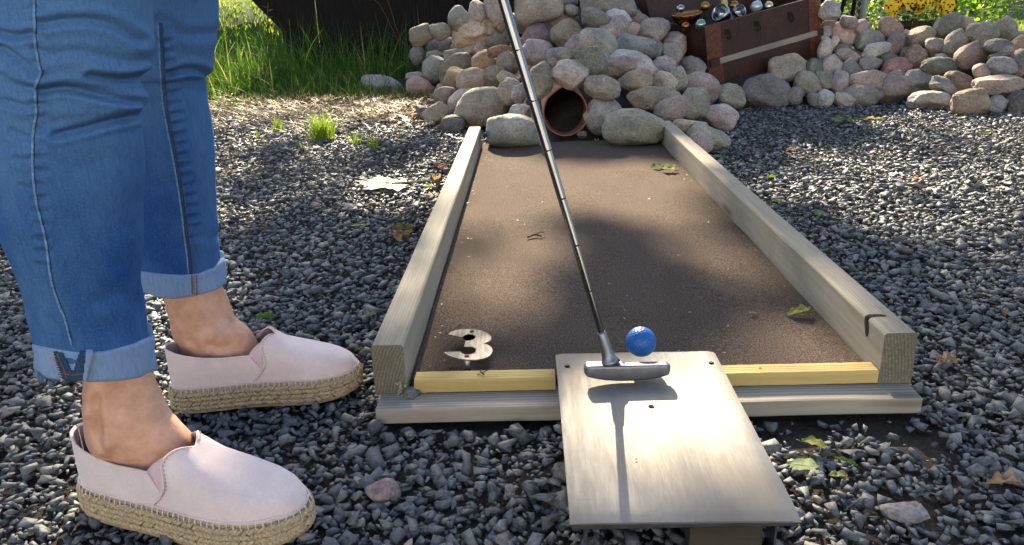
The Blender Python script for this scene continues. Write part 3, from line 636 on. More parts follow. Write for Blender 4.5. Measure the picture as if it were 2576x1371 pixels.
# ================================================================== the heaped field stones, each one a thing
# zone cx cy w h tilt colour edginess | label     (zones: measured enlargements of the photograph)
STONES = '''
A 1790 20 500 320 0 grey .3|biggest grey lichened boulder at the top of the pile, right of the shaft
A 1180 50 440 300 0 taupe .2|large taupe boulder at the top of the pile just right of the putter shaft
A 1455 0 170 110 0 grey .2|small grey stone wedged between the two largest boulders at the pile top
A 1350 155 470 250 -14 lilac .3|large rounded mauve boulder below the top, right of the shaft
A 800 55 190 310 5 mauve .2|tall mauve brown stone at the top touching the shaft on its left
A 640 105 155 200 -10 taupe .5|grey brown stone at the top, second left from the shaft
A 490 170 220 220 25 greengrey .2|rounded green grey stone at the upper left shoulder of the pile
A 560 290 330 260 -12 pinkbeige .8|angular pinkish beige block on the upper left of the pile
A 745 225 115 185 0 tan .2|slim tan stone under the tall mauve one left of the shaft
A 845 210 100 140 0 brown .2|small dark brown stone half hidden behind the upper shaft
A 1010 200 250 160 -14 beige .3|beige stone poking out right of the upper shaft
A 130 310 215 185 25 olive .3|olive grey stone at the grass edge, upper left of the pile
A 310 280 200 145 0 grey .2|shaded grey stone behind the grass blades left of the pink block
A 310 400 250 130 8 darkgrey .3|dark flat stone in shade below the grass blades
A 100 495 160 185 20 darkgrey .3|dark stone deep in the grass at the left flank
A 455 420 120 80 0 brown .4|little ochre brown stone under the angular pinkish block
A 830 345 215 180 5 olive .3|olive topped stone with a sunlit crown left of the shaft
A 850 462 250 115 8 brown .4|flat brown slab of stone under the olive topped one, left of the shaft
A 610 440 180 150 25 tan .4|ochre stone left of the flat brown slab
A 690 425 150 140 30 pinkbeige .2|pinkish stone squeezed behind the ochre one
A 1170 350 310 230 10 maroon .5|dark maroon stone right of the shaft in the middle of the pile
A 1440 295 240 280 25 olive .4|tall olive brown stone standing right of the maroon one
A 1490 90 145 105 -10 grey .2|small rounded grey stone right of the mauve boulder near the top
A 1710 155 270 170 -28 bluegrey .4|blue grey stone sloping down to the right near the top
A 1910 155 235 130 -12 light .1|smooth pale stone on the right side of the crest
A 1870 255 230 240 -15 lilac .5|lilac stone with a pink chipped face on the right of the crest
A 2025 280 125 150 -20 pink .3|small pink stone beside the lilac one on the crest
A 2205 280 265 265 -25 pinkgrey .8|angular pinkish grey rock with a broken face left of the chest
A 2105 172 190 110 -5 mauve .3|mauve stone behind the broken rock left of the chest
A 2065 118 100 70 0 grey .2|tiny grey stone on the crest left of the chest
A 1730 385 350 260 -22 grey .4|large rough grey boulder in the centre right of the pile
A 1545 405 190 180 30 pinkgrey .3|pinkish grey stone left of the large rough grey boulder
A 1410 490 270 140 0 grey .2|flat oval grey stone in the centre of the pile
A 1670 550 275 260 15 greendark .4|dark green grey stone above and right of the pale one on the pipe
A 2080 425 390 215 -10 teal .4|long teal grey boulder on the right flank of the pile
A 2245 435 120 165 -15 teal .3|small teal stone at the right end of the long teal boulder
A 2425 385 210 235 -15 pinkgrey .5|mauve grey stone leaning on the dark left end of the chest
A 1165 475 260 230 -15 lilac .4|lilac stone with a sunlit patch right of the shaft
A 905 560 210 185 12 beige .3|beige stone just left of the middle of the shaft
A 700 540 225 170 8 tan .4|tan stone with a bright sunlit top on the left slope
A 430 495 205 130 10 lightgrey .3|pale grey stone under the angular pinkish block on the left flank
A 255 490 170 90 -5 greengrey .3|thin greenish stone at the left flank beside the pale grey one
A 240 615 205 240 -15 lightgrey .4|upright pale speckled stone at the left edge of the pile
A 440 625 315 250 25 olive .2|big olive brown stone on the left slope with a rounded back
A 440 705 195 205 15 tan .2|rounded tan stone in front of the big olive brown one
A 600 720 295 215 18 pinkbeige .2|sunlit pinkish beige stone in the middle of the left slope
A 800 672 180 205 0 olive .6|pointed olive stone above the large oval one by the left rail
A 910 705 215 140 -28 beige .5|beige wedge of stone pointing up to the shaft
A 925 825 215 240 -20 pinkbeige .2|egg shaped pinkish beige stone behind the large oval one
A 1205 710 240 310 -12 greengrey .2|tall smooth green grey stone between the shaft and the pipe
A 1310 575 90 100 0 mauve .2|small mauve stone left of the pale one above the pipe
A 1475 655 300 255 -22 pale .3|smooth pale lilac stone lying on top of the terracotta pipe
A 1800 535 70 100 0 light .1|tiny pale blue stone right of the dark green grey one
A 2040 585 430 250 -25 lightgrey .2|large pale grey boulder on the right slope
A 1955 605 360 190 -8 mauve .2|smooth mauve grey stone in front of the large pale grey boulder
A 1760 775 315 210 -6 olivegrey .2|olive grey oval stone just right of the pipe
A 2065 725 310 195 14 tan .5|brick shaped tan stone on the right slope
A 2340 595 235 175 -35 lilac .2|lilac stone on the right slope below the chest
A 2390 495 205 190 -20 grey .3|speckled grey stone by the lower left corner of the chest
A 2320 750 250 200 -25 cream .1|smooth cream stone behind the brick shaped one
A 2225 890 480 210 -4 olivegrey .4|long flat olive grey slab on the lower right slope
A 2445 720 160 240 20 greengrey .3|green grey stone behind the cream one on the right slope
A 1790 1040 330 325 -25 grey .2|round grey boulder between the pipe and the green lichened one
A 2050 1145 545 345 -6 lichen .15|large green lichened boulder at the right end of the carpet
A 690 960 500 335 20 beigegrey .15|large oval beige grey boulder above the end of the left rail
A 500 900 285 190 32 beigegrey .2|flat beige stone tucked behind the large oval boulder
A 930 1180 515 300 -4 bluegrey .2|large blue grey boulder lying on the carpet left of the pipe
A 1020 1005 200 140 -12 lightgrey .3|small light grey stone above the blue grey boulder
A 350 860 210 145 18 mauve .2|brownish stone low on the left side of the pile
A 120 790 260 195 -6 pink .15|smooth pink stone at the grass edge left of the pile
A 85 682 190 80 0 lightgrey .2|thin grey stone behind the smooth pink one
A 280 1030 240 210 28 beigegrey .6|angular beige stone with a sunlit top left of the left rail
A 420 1110 200 190 -10 darkgrey .3|dark stone on the gravel at the end of the left rail
A 150 1012 170 120 -25 darkgrey .6|dark angular stone among dead leaves left of the pile
A 1010 850 130 200 -15 lilac .2|narrow lilac grey stone behind the lower shaft
A 310 790 90 90 0 pinkbeige .2|small sunlit pinkish stone at the left slope
A 1590 1210 100 65 15 darkgrey .6|flake of dark slate beside the mouth of the pipe
D 1590 755 360 165 -3 lightgrey .15|speckled pale oval stone in the dead leaves, farthest left
B 615 715 300 225 -12 grey .7|flat topped grey stone tucked under the left corner of the chest
B 700 945 410 300 -22 pinkgrey .2|pinkish grey stone under the lower left corner of the chest
B 1050 1020 285 255 -12 greenlight .3|light green grey stone in front of the chest at the gravel
B 1430 1015 525 385 5 darkblue .5|big dark blue grey boulder in front of the chest
B 1640 722 430 305 -6 taupe .5|flat topped taupe stone leaning on the chest front
B 1860 905 235 285 18 olivegrey .15|egg shaped olive grey stone right of the big dark boulder
B 1930 745 240 230 -10 greendark .2|dark green grey stone at the right corner of the chest
B 2055 855 165 215 20 greenlight .3|mottled green stone right of the egg shaped olive one
B 1720 1042 170 210 -15 darkgrey .2|small dark grey stone right of the big dark boulder on the gravel
B 2070 1060 180 215 -15 light .2|pale lilac stone at the gravel edge below the chest
B 1935 1075 130 150 0 darkgrey .3|dark stone in the gap beside the pale lilac one
B 625 1135 335 360 -22 greenlight .3|big greenish grey boulder right of the lane on the lower slope
B 400 1190 390 260 15 mauve .3|mauve brown boulder under the long flat slab
B 930 1245 365 285 -25 lilac .2|lilac grey boulder at the right foot of the pile
B 650 1010 190 110 -25 pinkgrey .3|sliver of pinkish stone behind the greenish boulder
E 500 218 310 110 0 cream .5|flat pale stone beside the end of the right rail
E 670 335 370 230 -22 greengrey .15|green grey oval stone on the gravel right of the right rail
E 585 385 225 200 -35 lilac .2|lilac grey stone touching the right rail
C 400 92 200 195 -3 lilacgrey .95|square lilac block on top of the wall beside the chest
C 560 195 160 125 -28 lilacgrey .2|lilac grey stone right of the square block
C 680 235 125 140 -15 pink .6|pink chipped stone with a light face on the wall top
C 375 232 135 110 0 maroon .2|dark reddish stone in the shade of the square block
C 515 298 235 205 -12 pink .3|plump pinkish stone below the square block
C 345 300 95 140 -15 lilacgrey .2|grey stone half hidden by the right edge of the chest
C 350 435 125 215 -20 cream .3|cream stone beside the right edge of the chest
C 415 400 80 145 -25 lilacgrey .5|thin grey sliver between the cream stone and the plump pinkish one
C 740 345 310 235 -8 tealgrey .4|large teal grey stone with a sunlit beige cap
C 935 245 225 160 -35 rustbeige .4|orange brown stone below the pansies
C 975 395 145 215 -18 mauve .2|upright mauve stone left of the long beige one
C 1185 330 285 180 24 beige .4|long beige stone with a sunlit edge below the flower planter
C 1440 235 290 195 35 greendark .2|dark green grey stone tilted up to the right under the pansies
C 1620 232 165 160 -10 tan .2|brown grey stone behind the round speckled one
C 1755 300 255 200 -8 speckle .1|round olive speckled boulder on the wall top
C 1950 262 235 195 -25 speckle .2|green speckled stone at the right end of the wall top
C 1530 390 215 210 30 olivegrey .15|olive stone below the round speckled boulder
C 1340 420 190 180 30 olivegrey .2|tilted olive stone right of the brown angular one
C 510 440 165 90 12 darkgrey .2|thin dark stone under the plump pinkish one
C 550 502 235 140 -10 mauve .2|mauve brown oval stone in the left half of the wall
C 800 455 275 135 18 lightgrey .2|long light grey stone with a pale top
C 750 582 205 145 18 tealgrey .3|grey stone left of the reddish speckled one
C 585 632 180 195 28 darkgrey .5|rough dark stone in the left half of the wall
C 985 600 270 165 22 red .3|reddish speckled stone in the middle of the wall
C 920 530 150 110 15 darkgrey .3|dark mauve stone behind the reddish speckled one
C 1175 520 190 215 -22 rustbeige .6|brownish angular stone with a small sunlit patch
C 1425 605 375 185 -4 greendark .15|long dark green grey oval stone in the wall
C 1680 500 310 215 14 maroon .6|dark mauve angular rock right of centre in the wall
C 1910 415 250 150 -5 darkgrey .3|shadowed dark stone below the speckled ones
C 405 612 220 240 -28 lilacgrey .4|mauve grey stone with a sunlit tip at the left of the wall
C 475 745 165 225 -10 lilac .2|lilac stone low on the left of the wall
C 740 745 350 200 -8 mauve .3|mauve brown stone above the green grey boulder
C 675 860 320 225 -22 greengrey .2|green grey boulder at the foot of the wall
C 1000 790 325 295 -8 mauve .6|peaked mauve boulder in the lower middle of the wall
C 1220 722 285 205 -15 bluegrey .3|blue grey stone right of the peaked mauve boulder
C 1300 905 380 180 -4 lightgrey .15|long pale grey stone lying on the gravel in front of the wall
C 1460 787 300 155 -24 bluegrey .3|slanting blue grey stone above the long pale grey one
C 1580 740 280 160 -25 brown .4|dark brown stone wedged in the wall
C 1685 930 395 240 2 beigebrown .3|large beige brown boulder resting on the gravel
C 1905 940 165 190 -15 bluegrey .3|blue speckled stone right of the large beige brown boulder
C 1935 772 440 225 -6 mauvetan .6|large flat mauve tan rock at the right
C 1760 650 150 160 10 pinkbeige .5|pinkish block above the large flat rock
C 1930 600 240 160 -8 bluegrey .3|blue grey stone near the right margin
C 2090 570 150 250 -5 olivegrey .2|olive grey boulder cut by the right margin
C 2090 420 150 240 -35 rustbeige .3|pinkish brown stone cut by the right margin, uppermost
C 2080 345 130 120 30 greengrey .2|small grey green stone below the wall top at the right margin
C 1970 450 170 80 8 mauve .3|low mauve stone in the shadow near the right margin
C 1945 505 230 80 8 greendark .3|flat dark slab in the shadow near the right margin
C 2085 930 165 235 -12 darkgrey .3|dark mauve boulder on the gravel at the right margin
C 515 900 200 115 -25 cream .8|cream angular flake on the gravel at the foot of the wall
C 1390 503 100 50 0 lightgrey .2|tiny grey stone on top of the long dark green grey oval
C 1060 312 75 90 -20 pinkbeige .2|small pinkish stone behind the long beige one
C 1080 475 110 110 0 brown .3|small dark stone in the gap right of the upright mauve one
'''
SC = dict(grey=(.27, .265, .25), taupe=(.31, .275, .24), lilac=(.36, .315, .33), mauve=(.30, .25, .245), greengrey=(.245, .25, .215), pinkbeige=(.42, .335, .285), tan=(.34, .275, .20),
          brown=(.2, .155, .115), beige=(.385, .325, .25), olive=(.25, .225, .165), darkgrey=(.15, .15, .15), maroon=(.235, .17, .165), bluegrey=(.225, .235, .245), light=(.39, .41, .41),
          pink=(.45, .335, .32), pinkgrey=(.345, .29, .285), greendark=(.165, .18, .16), teal=(.205, .245, .245), lightgrey=(.36, .355, .345), pale=(.42, .385, .385), olivegrey=(.255, .24, .205),
          cream=(.45, .415, .365), lichen=(.29, .30, .25), beigegrey=(.36, .32, .27), greenlight=(.31, .33, .285), darkblue=(.175, .18, .195), lilacgrey=(.38, .345, .355), tealgrey=(.27, .28, .265),
          rustbeige=(.34, .245, .18), speckle=(.28, .275, .24), red=(.36, .21, .185), beigebrown=(.345, .27, .20), mauvetan=(.345, .29, .265))
ZONE = dict(A=(1022.2, 0, .27955), B=(1597.2, 0, .23296), C=(1980.6, 0, .27955), D=(511.1, 0, .27955), E=(1597.2, 255.6, .2797))
def cast_mound(px, py):
    d = ray(px, py); ts = np.linspace(2.4, 7.5, 500)/d.y
    P = np.array(CAM)+np.array(d)*ts[:, None]
    h = mheight(P[:, 0], P[:, 1]); ins = mdist(P[:, 0], P[:, 1])
    hit = np.nonzero((P[:, 2] <= h) & (ins > 0))[0]
    if len(hit): return P[hit[0]]
    return None
def stone_mesh(a, b, c, seed, ang, sub):
    bm = bmesh.new(); bmesh.ops.create_icosphere(bm, subdivisions=sub, radius=1.)
    r = np.random.default_rng(seed); off = Vector(r.uniform(-50, 50, 3))
    v = np.array([x.co[:] for x in bm.verts])
    e = r.uniform(1.95, 2.3)+1.3*ang
    k = (np.abs(v)**e).sum(1)**(-1/e); v = v*k[:, None]
    skew = np.eye(3)+r.normal(0, .10, (3, 3))*(1-np.eye(3)); v = v@skew
    for _ in range(int(5+9*ang)):                                      # worn facets
        nrm = r.normal(size=3); nrm /= np.linalg.norm(nrm); d = r.uniform(.66, .92)+.06*(1-ang)
        s = v@nrm-d; soft = .03+.08*(1-ang)
        cut = np.where(s > -soft, np.where(s > soft, s, (s+soft)**2/(4*soft)), 0); v = v-nrm*cut[:, None]*(.75+.25*ang)
    rr = np.abs(v).max(0); v = v/rr
    me_v = []
    for p in v:
        q = Vector(p); n1 = mn.noise(q*1.1+off); n2 = mn.noise(q*2.6+off*1.3); n3 = mn.noise(q*7+off)
        n4 = mn.noise(q*17+off)
        me_v.append(p*(1+.15*n1+.085*n2+(.014+.014*ang)*n3+.008*n4))
    v = np.array(me_v)*np.array([a, b, c])
    for i, x in enumerate(bm.verts): x.co = v[i]
    return bm
BW = Matrix((RT, FW, UP)).transposed()            # columns: right, away, up as the camera sees them
for i, line in enumerate(STONES.strip().split('\n')):
    spec, lab = line.split('|'); zt, cx, cy, w, h, tilt, col, ang = spec.split()
    ox, oy, k = ZONE[zt]; px, py, w, h = ox+float(cx)*k, oy+float(cy)*k, float(w)*k, float(h)*k; ang = float(ang); tilt = float(tilt)
    # how far: where the sight line meets the heap, but never beyond where the stone's foot would meet the ground
    hit = cast_mound(px, py)
    Yc = hit[1] if hit is not None else 4.35
    d = ray(px, py+h*.42); tg = (-H+.0)/d.z if d.z < 0 else 99
    if zt == 'A' and 2000 < cx.__len__()*0+px*0+float(cx)*0 : pass
    foot = d.y*tg
    if zt == 'A' and XLI-.02 < d.x*tg < XRI+.03 and foot < 3.4: foot = d.y*(ZC+.004-H)/d.z
    Yc = min(Yc, foot+.0)
    if zt == 'C' and float(cy) < 320: Yc = max(Yc, 4.0)
    if zt == 'A' and 1340 < px < 1540 and 150 < py < 260: Yc = min(Yc, 3.02+(260-py)*.0012)
    p = V(px, py, Yc); dd = (p-CAM).dot(FW)
    a, c = w*dd/F/2, h*dd/F/2; b = (a+c)/2*(.82+.25*random.random())
    p = p+FW*(b*.25)
    s = (p-CAM).dot(FW)/dd; a *= s*1.06; c *= s*1.06
    bm = stone_mesh(a, b, c, 300+i, ang, 4 if w > 45 else 3)
    o = from_bm('stone', bm, M['stone'], None, True)
    o.matrix_world = Matrix.Translation(p) @ (BW @ Matrix.Rotation(math.radians(-tilt), 3, 'Y')).to_4x4()
    base = SC[col]; mean = sum(base)/3; base = tuple(max(.02, (mean+(x-mean)*.85)*f_*1.27) for x, f_ in zip(base, (1.0, .98, .955))); j = random.uniform(.76, 1.18); o.color = (base[0]*j, base[1]*j, base[2]*j*random.uniform(.96, 1.04), 1)
    tag(o, lab, 'stone', 'field stones of the low wall' if zt == 'C' else 'field stones heaped around the pipe')

# ------------------------------------------------------------------ terracotta pipe
pc = V(1423, 285, 3.08); R_o = 57.5*((pc-CAM).dot(FW))/F; R_i = R_o*.945
pc.z = max(pc.z, ZC+R_o*.98)
bm = bmesh.new(); nseg = 72; rings_o, rings_i = [], []
def pipe_front(t):                                   # broken mouth: the crown is chipped away, the lip is uneven
    up = math.cos(t)                                 # t = 0 at the crown
    return .10*max(0, up)**2*(1+.3*math.sin(t*5+1))+.012*mn.noise(Vector((math.sin(t)*2, math.cos(t)*2, 3)))+.006*mn.noise(Vector((math.sin(t)*9, math.cos(t)*9, 3)))
for j in range(9):
    ro, ri = [], []
    for k in range(nseg):
        t = 2*PI*k/nseg; yf = pipe_front(t); y = yf+(.8-yf)*(j/8)**1.5
        ro.append(pc+Vector((math.sin(t)*R_o, y, math.cos(t)*R_o))); ri.append(pc+Vector((math.sin(t)*R_i, y+.002, math.cos(t)*R_i)))
    rings_o.append(ro); rings_i.append(ri)
vo_ = add_loft(bm, rings_o); vi_ = add_loft(bm, rings_i)
for k in range(nseg):
    bm.faces.new((vo_[0][k], vi_[0][k], vi_[0][(k+1) % nseg], vo_[0][(k+1) % nseg])); bm.faces.new((vo_[-1][k], vo_[-1][(k+1) % nseg], vi_[-1][(k+1) % nseg], vi_[-1][k]))
bmesh.ops.recalc_face_normals(bm, faces=bm.faces)
o = from_bm('drain_pipe', bm, M['terra'], None, True); o.modifiers.new('e', 'EDGE_SPLIT').split_angle = math.radians(50)
tag(o, 'terracotta drain pipe with a chipped mouth under the stone heap', 'pipe')
bm = bmesh.new(); add_prism(bm, [(pc.x+R_o*math.sin(t*PI/20), 0) for t in range(1)] or [], 0, 0) if False else None; bm.free()
# ================================================================== treasure chest
TL, TR_, BL, BR_ = [Vector(x)*.926 for x in ((.941, 4.417, .423), (1.637, 4.722, .557), (.992, 4.45, .085), (1.688, 4.754, .219))]
ex = (BR_-BL+TR_-TL).normalized(); ez = (TL-BL); CH = ez.length; ez = (ez-ex*ez.dot(ex)).normalized(); ey = ez.cross(ex)
CL = (BR_-BL).length; CD = .48
chest = empty('treasure_chest', BL, 'rusty brown wooden treasure chest tipped open behind the stones', 'chest')
MC = Matrix((ex, ey, ez)).transposed().to_4x4(); MC.translation = BL
def chest_part(name, bm, mat, smooth=False, label=None, parent=None):
    for v in bm.verts: v.co = MC @ v.co
    o = local(from_bm(name, bm, mat, parent or chest, smooth))
    if label: o['label'] = label
    return o
t_ = .018
def panel(lo, hi, bev=.003):
    bm = bmesh.new(); add_box(bm, lo, hi, bev); return bm
front = chest_part('front_panel', panel((0, 0, 0), (CL, t_, CH)), M['rust'])
chest_part('end_panel', panel((0, t_+.0005, 0), (t_, CD, CH)), M['rust'])
chest_part('end_panel', panel((CL-t_, t_+.0005, 0), (CL, CD, CH)), M['rust'])
chest_part('back_panel', panel((t_+.0005, CD-t_, 0), (CL-t_-.0005, CD-.0005, CH)), M['rust'])
chest_part('floor_panel', panel((t_+.0005, t_+.0005, .01), (CL-t_-.0005, CD-t_-.0005, .03)), M['rust'])
for x0, x1 in ((-.003, .088), (CL-.075, CL+.003)):
    bm = panel((x0, -.0035, -.002), (x1, -.0003, CH+.001), .001)
    chest_part('corner_strap', bm, mat_simple('rust_strap', (.11, .04, .02), .55, .5, 60))
bm = panel((.06, -.018, .122), (CL-.035, -.004, .150), .002)
for v in bm.verts: v.co.z += .0
sl = chest_part('slat', bm, M['slat'])
for x0, x1 in ((.004, .0595), (CL-.0345, CL+.004)):
    chest_part('slat_bracket', panel((x0, -.021, .116), (x1, -.0037, .155), .002), M['rust'])
for x in (.128, .31, .52):
    bm = bmesh.new(); add_box(bm, (x-.014, -.005, CH-.068), (x+.014, -.0003, CH-.038), .002)
    add_tube(bm, [(x, -.006, CH-.045), (x+.004, -.016, CH-.055), (x+.012, -.014, CH-.08), (x+.003, -.009, CH-.092), (x-.008, -.012, CH-.075)], .0028, 8)
    chest_part('iron_fitting', bm, M['darkiron'])
# arched lid swung open on the back edge
bm = bmesh.new(); rings = []; ly_, lz_ = CD, CH+.002
for i in range(2):
    ring = []
    for k in range(15):
        t = PI*k/14; ring.append(Vector((-.004+i*(CL+.008), CD/2-CD/2*math.cos(t), .10*math.sin(t)**.8+.10*(0 < k < 14))))
    rings.append(ring)
vr = add_loft(bm, rings, True, True, True); bmesh.ops.recalc_face_normals(bm, faces=bm.faces)
RL = Matrix.Translation((0, CD, lz_)) @ Matrix.Rotation(math.radians(-104), 4, 'X') @ Matrix.Translation((0, -CD, 0))
for v in bm.verts: v.co = RL @ v.co
chest_part('lid', bm, M['rust'])
# the treasure: every piece rests in the chest and is a thing of its own
def inchest(px, py, depth):                # point on the sight line inside the chest, 'depth' behind the front panel
    d = ray(px, py); n_ = ey; p0 = BL+ey*depth; return CAM+d*((p0-CAM).dot(n_)/d.dot(n_))
def bauble(px, py, dpx, depth, mat, label):
    p = inchest(px, py, depth); r = dpx*((p-CAM).dot(FW))/F/2
    bm = bmesh.new(); bmesh.ops.create_uvsphere(bm, u_segments=32, v_segments=20, radius=r)
    add_tube(bm, [(0, 0, r*.95), (0, 0, r*1.12)], r*.18, 10)
    o = from_bm('bauble', bm, mat, None, True); o.location = p
    o.rotation_euler = (random.uniform(-1, 1), random.uniform(-1, 1), 0); tag(o, label, 'bauble', 'baubles in the treasure chest')
bauble(1774, 16, 24, .17, M['gold'], 'gold bauble nearest the copper bowl in the chest')
bauble(1846, 14, 24, .17, M['gold'], 'gold bauble behind the silver goblets in the chest')
bauble(1903, 17, 30, .10, M['glass_ball'], 'pale blue bauble at the rim of the chest')
bauble(1933, 16, 25, .09, mat_metal('pale_gold', (.7, .66, .4), .25, 20, .1), 'pale gold bauble right of the pale blue one')
bauble(1962, -2, 18, .12, M['gold'], 'gold bauble farthest right at the chest rim')
bauble(1762, 62, 28, .06, mat_metal('teal_bauble', (.3, .42, .36), .2, 20, .1, .8), 'teal bauble low in the front corner of the chest')
bauble(1725, 66, 22, .10, M['copper'], 'copper bauble low at the left of the chest')
bauble(1712, 22, 22, .25, M['silver'], 'small silver bauble in the dark back of the chest')
def goblet(px, py, size, depth, ax, label):
    p = inchest(px, py, depth); s = size*((p-CAM).dot(FW))/F
    bm = bmesh.new(); prof = [(.02, -.9), (.3, -.88), (.32, -.84), (.07, -.78), (.06, -.5), (.12, -.46), (.32, -.36), (.45, -.15), (.5, .1), (.485, .3), (.46, .3), (.45, .1), (.38, -.18), (.1, -.33)]
    rings = [[Vector((r*s*math.cos(2*PI*k/32), r*s*math.sin(2*PI*k/32), z*s)) for k in range(32)] for r, z in prof]
    add_loft(bm, rings, True, True, True); bmesh.ops.recalc_face_normals(bm, faces=bm.faces)
    o = from_bm('goblet', bm, M['silver'], None, True); o.location = p; o.rotation_euler = Vector(ax).to_track_quat('Z', 'Y').to_euler()
    tag(o, label, 'goblet', 'silver goblets in the treasure chest')
goblet(1817, 36, 46, .085, (-.75, -.55, .45), 'silver goblet tipped towards the left at the chest rim')
goblet(1857, 30, 34, .075, (.35, -.8, .35), 'smaller silver goblet lying right of the tipped one')
p = inchest(1728, 42, .17); s = 76*((p-CAM).dot(FW))/F
bm = bmesh.new(); prof = [(.03, -.22), (.3, -.22), (.43, -.1), (.5, .08), (.5, .13), (.47, .13), (.46, .08), (.38, -.08), (.2, -.16)]
rings = [[Vector((r*s*math.cos(2*PI*k/40)*(1+.01*math.sin(k*2.5+z*40)), r*s*math.sin(2*PI*k/40), z*s)) for k in range(40)] for r, z in prof]
add_loft(bm, rings, True, True, True); bmesh.ops.recalc_face_normals(bm, faces=bm.faces)
o = from_bm('copper_bowl', bm, M['copper'], None, True); o.location = p; o.rotation_euler = (.12, -.1, 0)
tag(o, 'beaten copper bowl at the left inside the treasure chest', 'bowl')
p = inchest(1822, 14, .20)
bm = bmesh.new()
for k in range(3):
    pts = [p+Vector((.010*math.cos(i*.55+k*2*PI/3), .010*math.sin(i*.55+k*2*PI/3), -.16+i*.009)) for i in range(34)]
    add_tube(bm, pts, .008, 8)
o = from_bm('twisted_candle', bm, mat_simple('cream_wax', (.6, .5, .2), .5), None, True); tag(o, 'twisted cream candle standing in the treasure chest', 'candle')

# ================================================================== dark shed behind the grass
YS = 6.15
shed = empty('shed', (-.2, YS, 0), 'black brown board shed with a raked left end behind the tall grass', 'shed')
xl0, xl1 = V(712, 92, YS).x, V(622, -10, YS).x
def slab(pts, y0, y1):
    bm = bmesh.new(); a = [bm.verts.new((x, y0, z)) for x, z in pts]; b = [bm.verts.new((x, y1, z)) for x, z in pts]; n = len(pts)
    bm.faces.new(a[::-1]); bm.faces.new(b)
    for i in range(n): bm.faces.new((a[i], a[(i+1) % n], b[(i+1) % n], b[i]))
    bmesh.ops.recalc_face_normals(bm, faces=bm.faces); return bm
xs_ = [V(795, 40, YS).x, V(1150, 40, YS).x, V(1500, 40, YS).x, V(1800, 40, YS).x, V(2072, 40, YS).x]
tops = .655
z0_, z1_ = V(712, 78, YS).z, V(622, -10, YS).z
sl_ = (xl1-xl0)/(z1_-z0_)
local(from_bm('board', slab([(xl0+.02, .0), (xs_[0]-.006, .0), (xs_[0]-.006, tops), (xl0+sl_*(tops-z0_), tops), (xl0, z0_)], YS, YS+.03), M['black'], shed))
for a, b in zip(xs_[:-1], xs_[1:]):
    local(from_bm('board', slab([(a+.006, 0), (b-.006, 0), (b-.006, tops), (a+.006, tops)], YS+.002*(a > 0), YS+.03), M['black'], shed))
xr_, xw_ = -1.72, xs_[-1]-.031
bm = bmesh.new(); add_box(bm, (xr_, YS+.9, 0), (xw_, YS+.93, 1.23)); local(from_bm('shade_back_wall', bm, M['black'], shed))  # unseen wall, its height and span shaped to shade the middle grass
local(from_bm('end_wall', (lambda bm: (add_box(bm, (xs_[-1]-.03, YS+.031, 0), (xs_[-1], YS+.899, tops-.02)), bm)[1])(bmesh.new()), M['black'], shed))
bm = bmesh.new(); add_box(bm, (xr_-.03, YS-.04, 0), (xs_[-1]+.03, YS+.98, .035))  # unseen roof, kept short so the left grass stays sunlit
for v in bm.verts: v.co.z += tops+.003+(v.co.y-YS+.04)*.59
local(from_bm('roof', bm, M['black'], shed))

# ================================================================== grass
def blades(name, roots, hgt, wid, lean, tint, mat, seg=4, kind=None, label=None, az=None, curl=1.):
    n = len(roots); az = rng.uniform(0, 2*PI, n) if az is None else az
    d = np.stack([np.cos(az), np.sin(az)], -1); side = np.stack([-d[:, 1], d[:, 0], np.zeros(n)], -1)
    tw = rng.uniform(-.9, .9, n); side = side*np.cos(tw)[:, None]+np.c_[d, np.zeros(n)]*np.sin(tw)[:, None]
    V_ = np.zeros((n, 2*seg+1, 3))
    for k in range(seg+1):
        t = k/seg; h = hgt*(t-.28*curl*lean*t**2.2); off = hgt*lean*(t**1.7)
        c = roots+np.c_[d*off[:, None], h]; w = wid*(1-t**1.6)*.5
        if k < seg: V_[:, 2*k] = c-side*w[:, None]; V_[:, 2*k+1] = c+side*w[:, None]
        else: V_[:, 2*k] = c
    fl = []; cnt = []
    base = np.arange(n)[:, None]*(2*seg+1)
    F_ = []
    for k in range(seg-1): F_ += [2*k, 2*k+1, 2*k+3, 2*k+2]
    F_ += [2*seg-2, 2*seg-1, 2*seg]
    fl = (base+np.array(F_)[None]).ravel(); cnt = np.tile([4]*(seg-1)+[3], n)
    o = mesh_np(name, V_.reshape(-1, 3), fl, cnt, mat, tint=np.repeat(tint, 2*seg+1))
    if kind: tag(o, label, kind=kind)
    return o
def pick(n, fx, fy, f):
    x = rng.uniform(*fx, n*3); y = rng.uniform(*fy, n*3); m = f(x, y); p = np.stack([x, y], -1)[m][:n]; return p
# tall grass between the gravel and the shed
def tg(x, y):
    px, py, _ = PXn(np.c_[x, y, np.zeros(len(x))])
    return (px > 380) & (px < 1125-1.0*(np.maximum(py-90, 0))*.3) & (y > 4.93+.12*np.sin(x*3)+.07*np.sin(x*9)-rng.exponential(.12, len(x))) & (mdist(x, y) < .12)
p = pick(6400, (-2.7, .2), (4.7, 6.12), tg)
back = np.clip((p[:, 1]-5.0)/.8, .0, 1)
h = rng.lognormal(math.log(.15), .5, len(p))*(.32+1.15*back); h = np.clip(h, .05, .55)
blades('tall_grass', np.c_[p, np.full(len(p), .0)], h, rng.uniform(.003, .010, len(p)), np.abs(rng.normal(.5, .42, len(p))), np.clip(rng.normal(.45, .27, len(p))+np.where(rng.random(len(p)) < .07, .5, 0), 0, 1), M['grass'], 6, 'stuff', 'tall uncut green grass growing between the gravel and the dark shed')
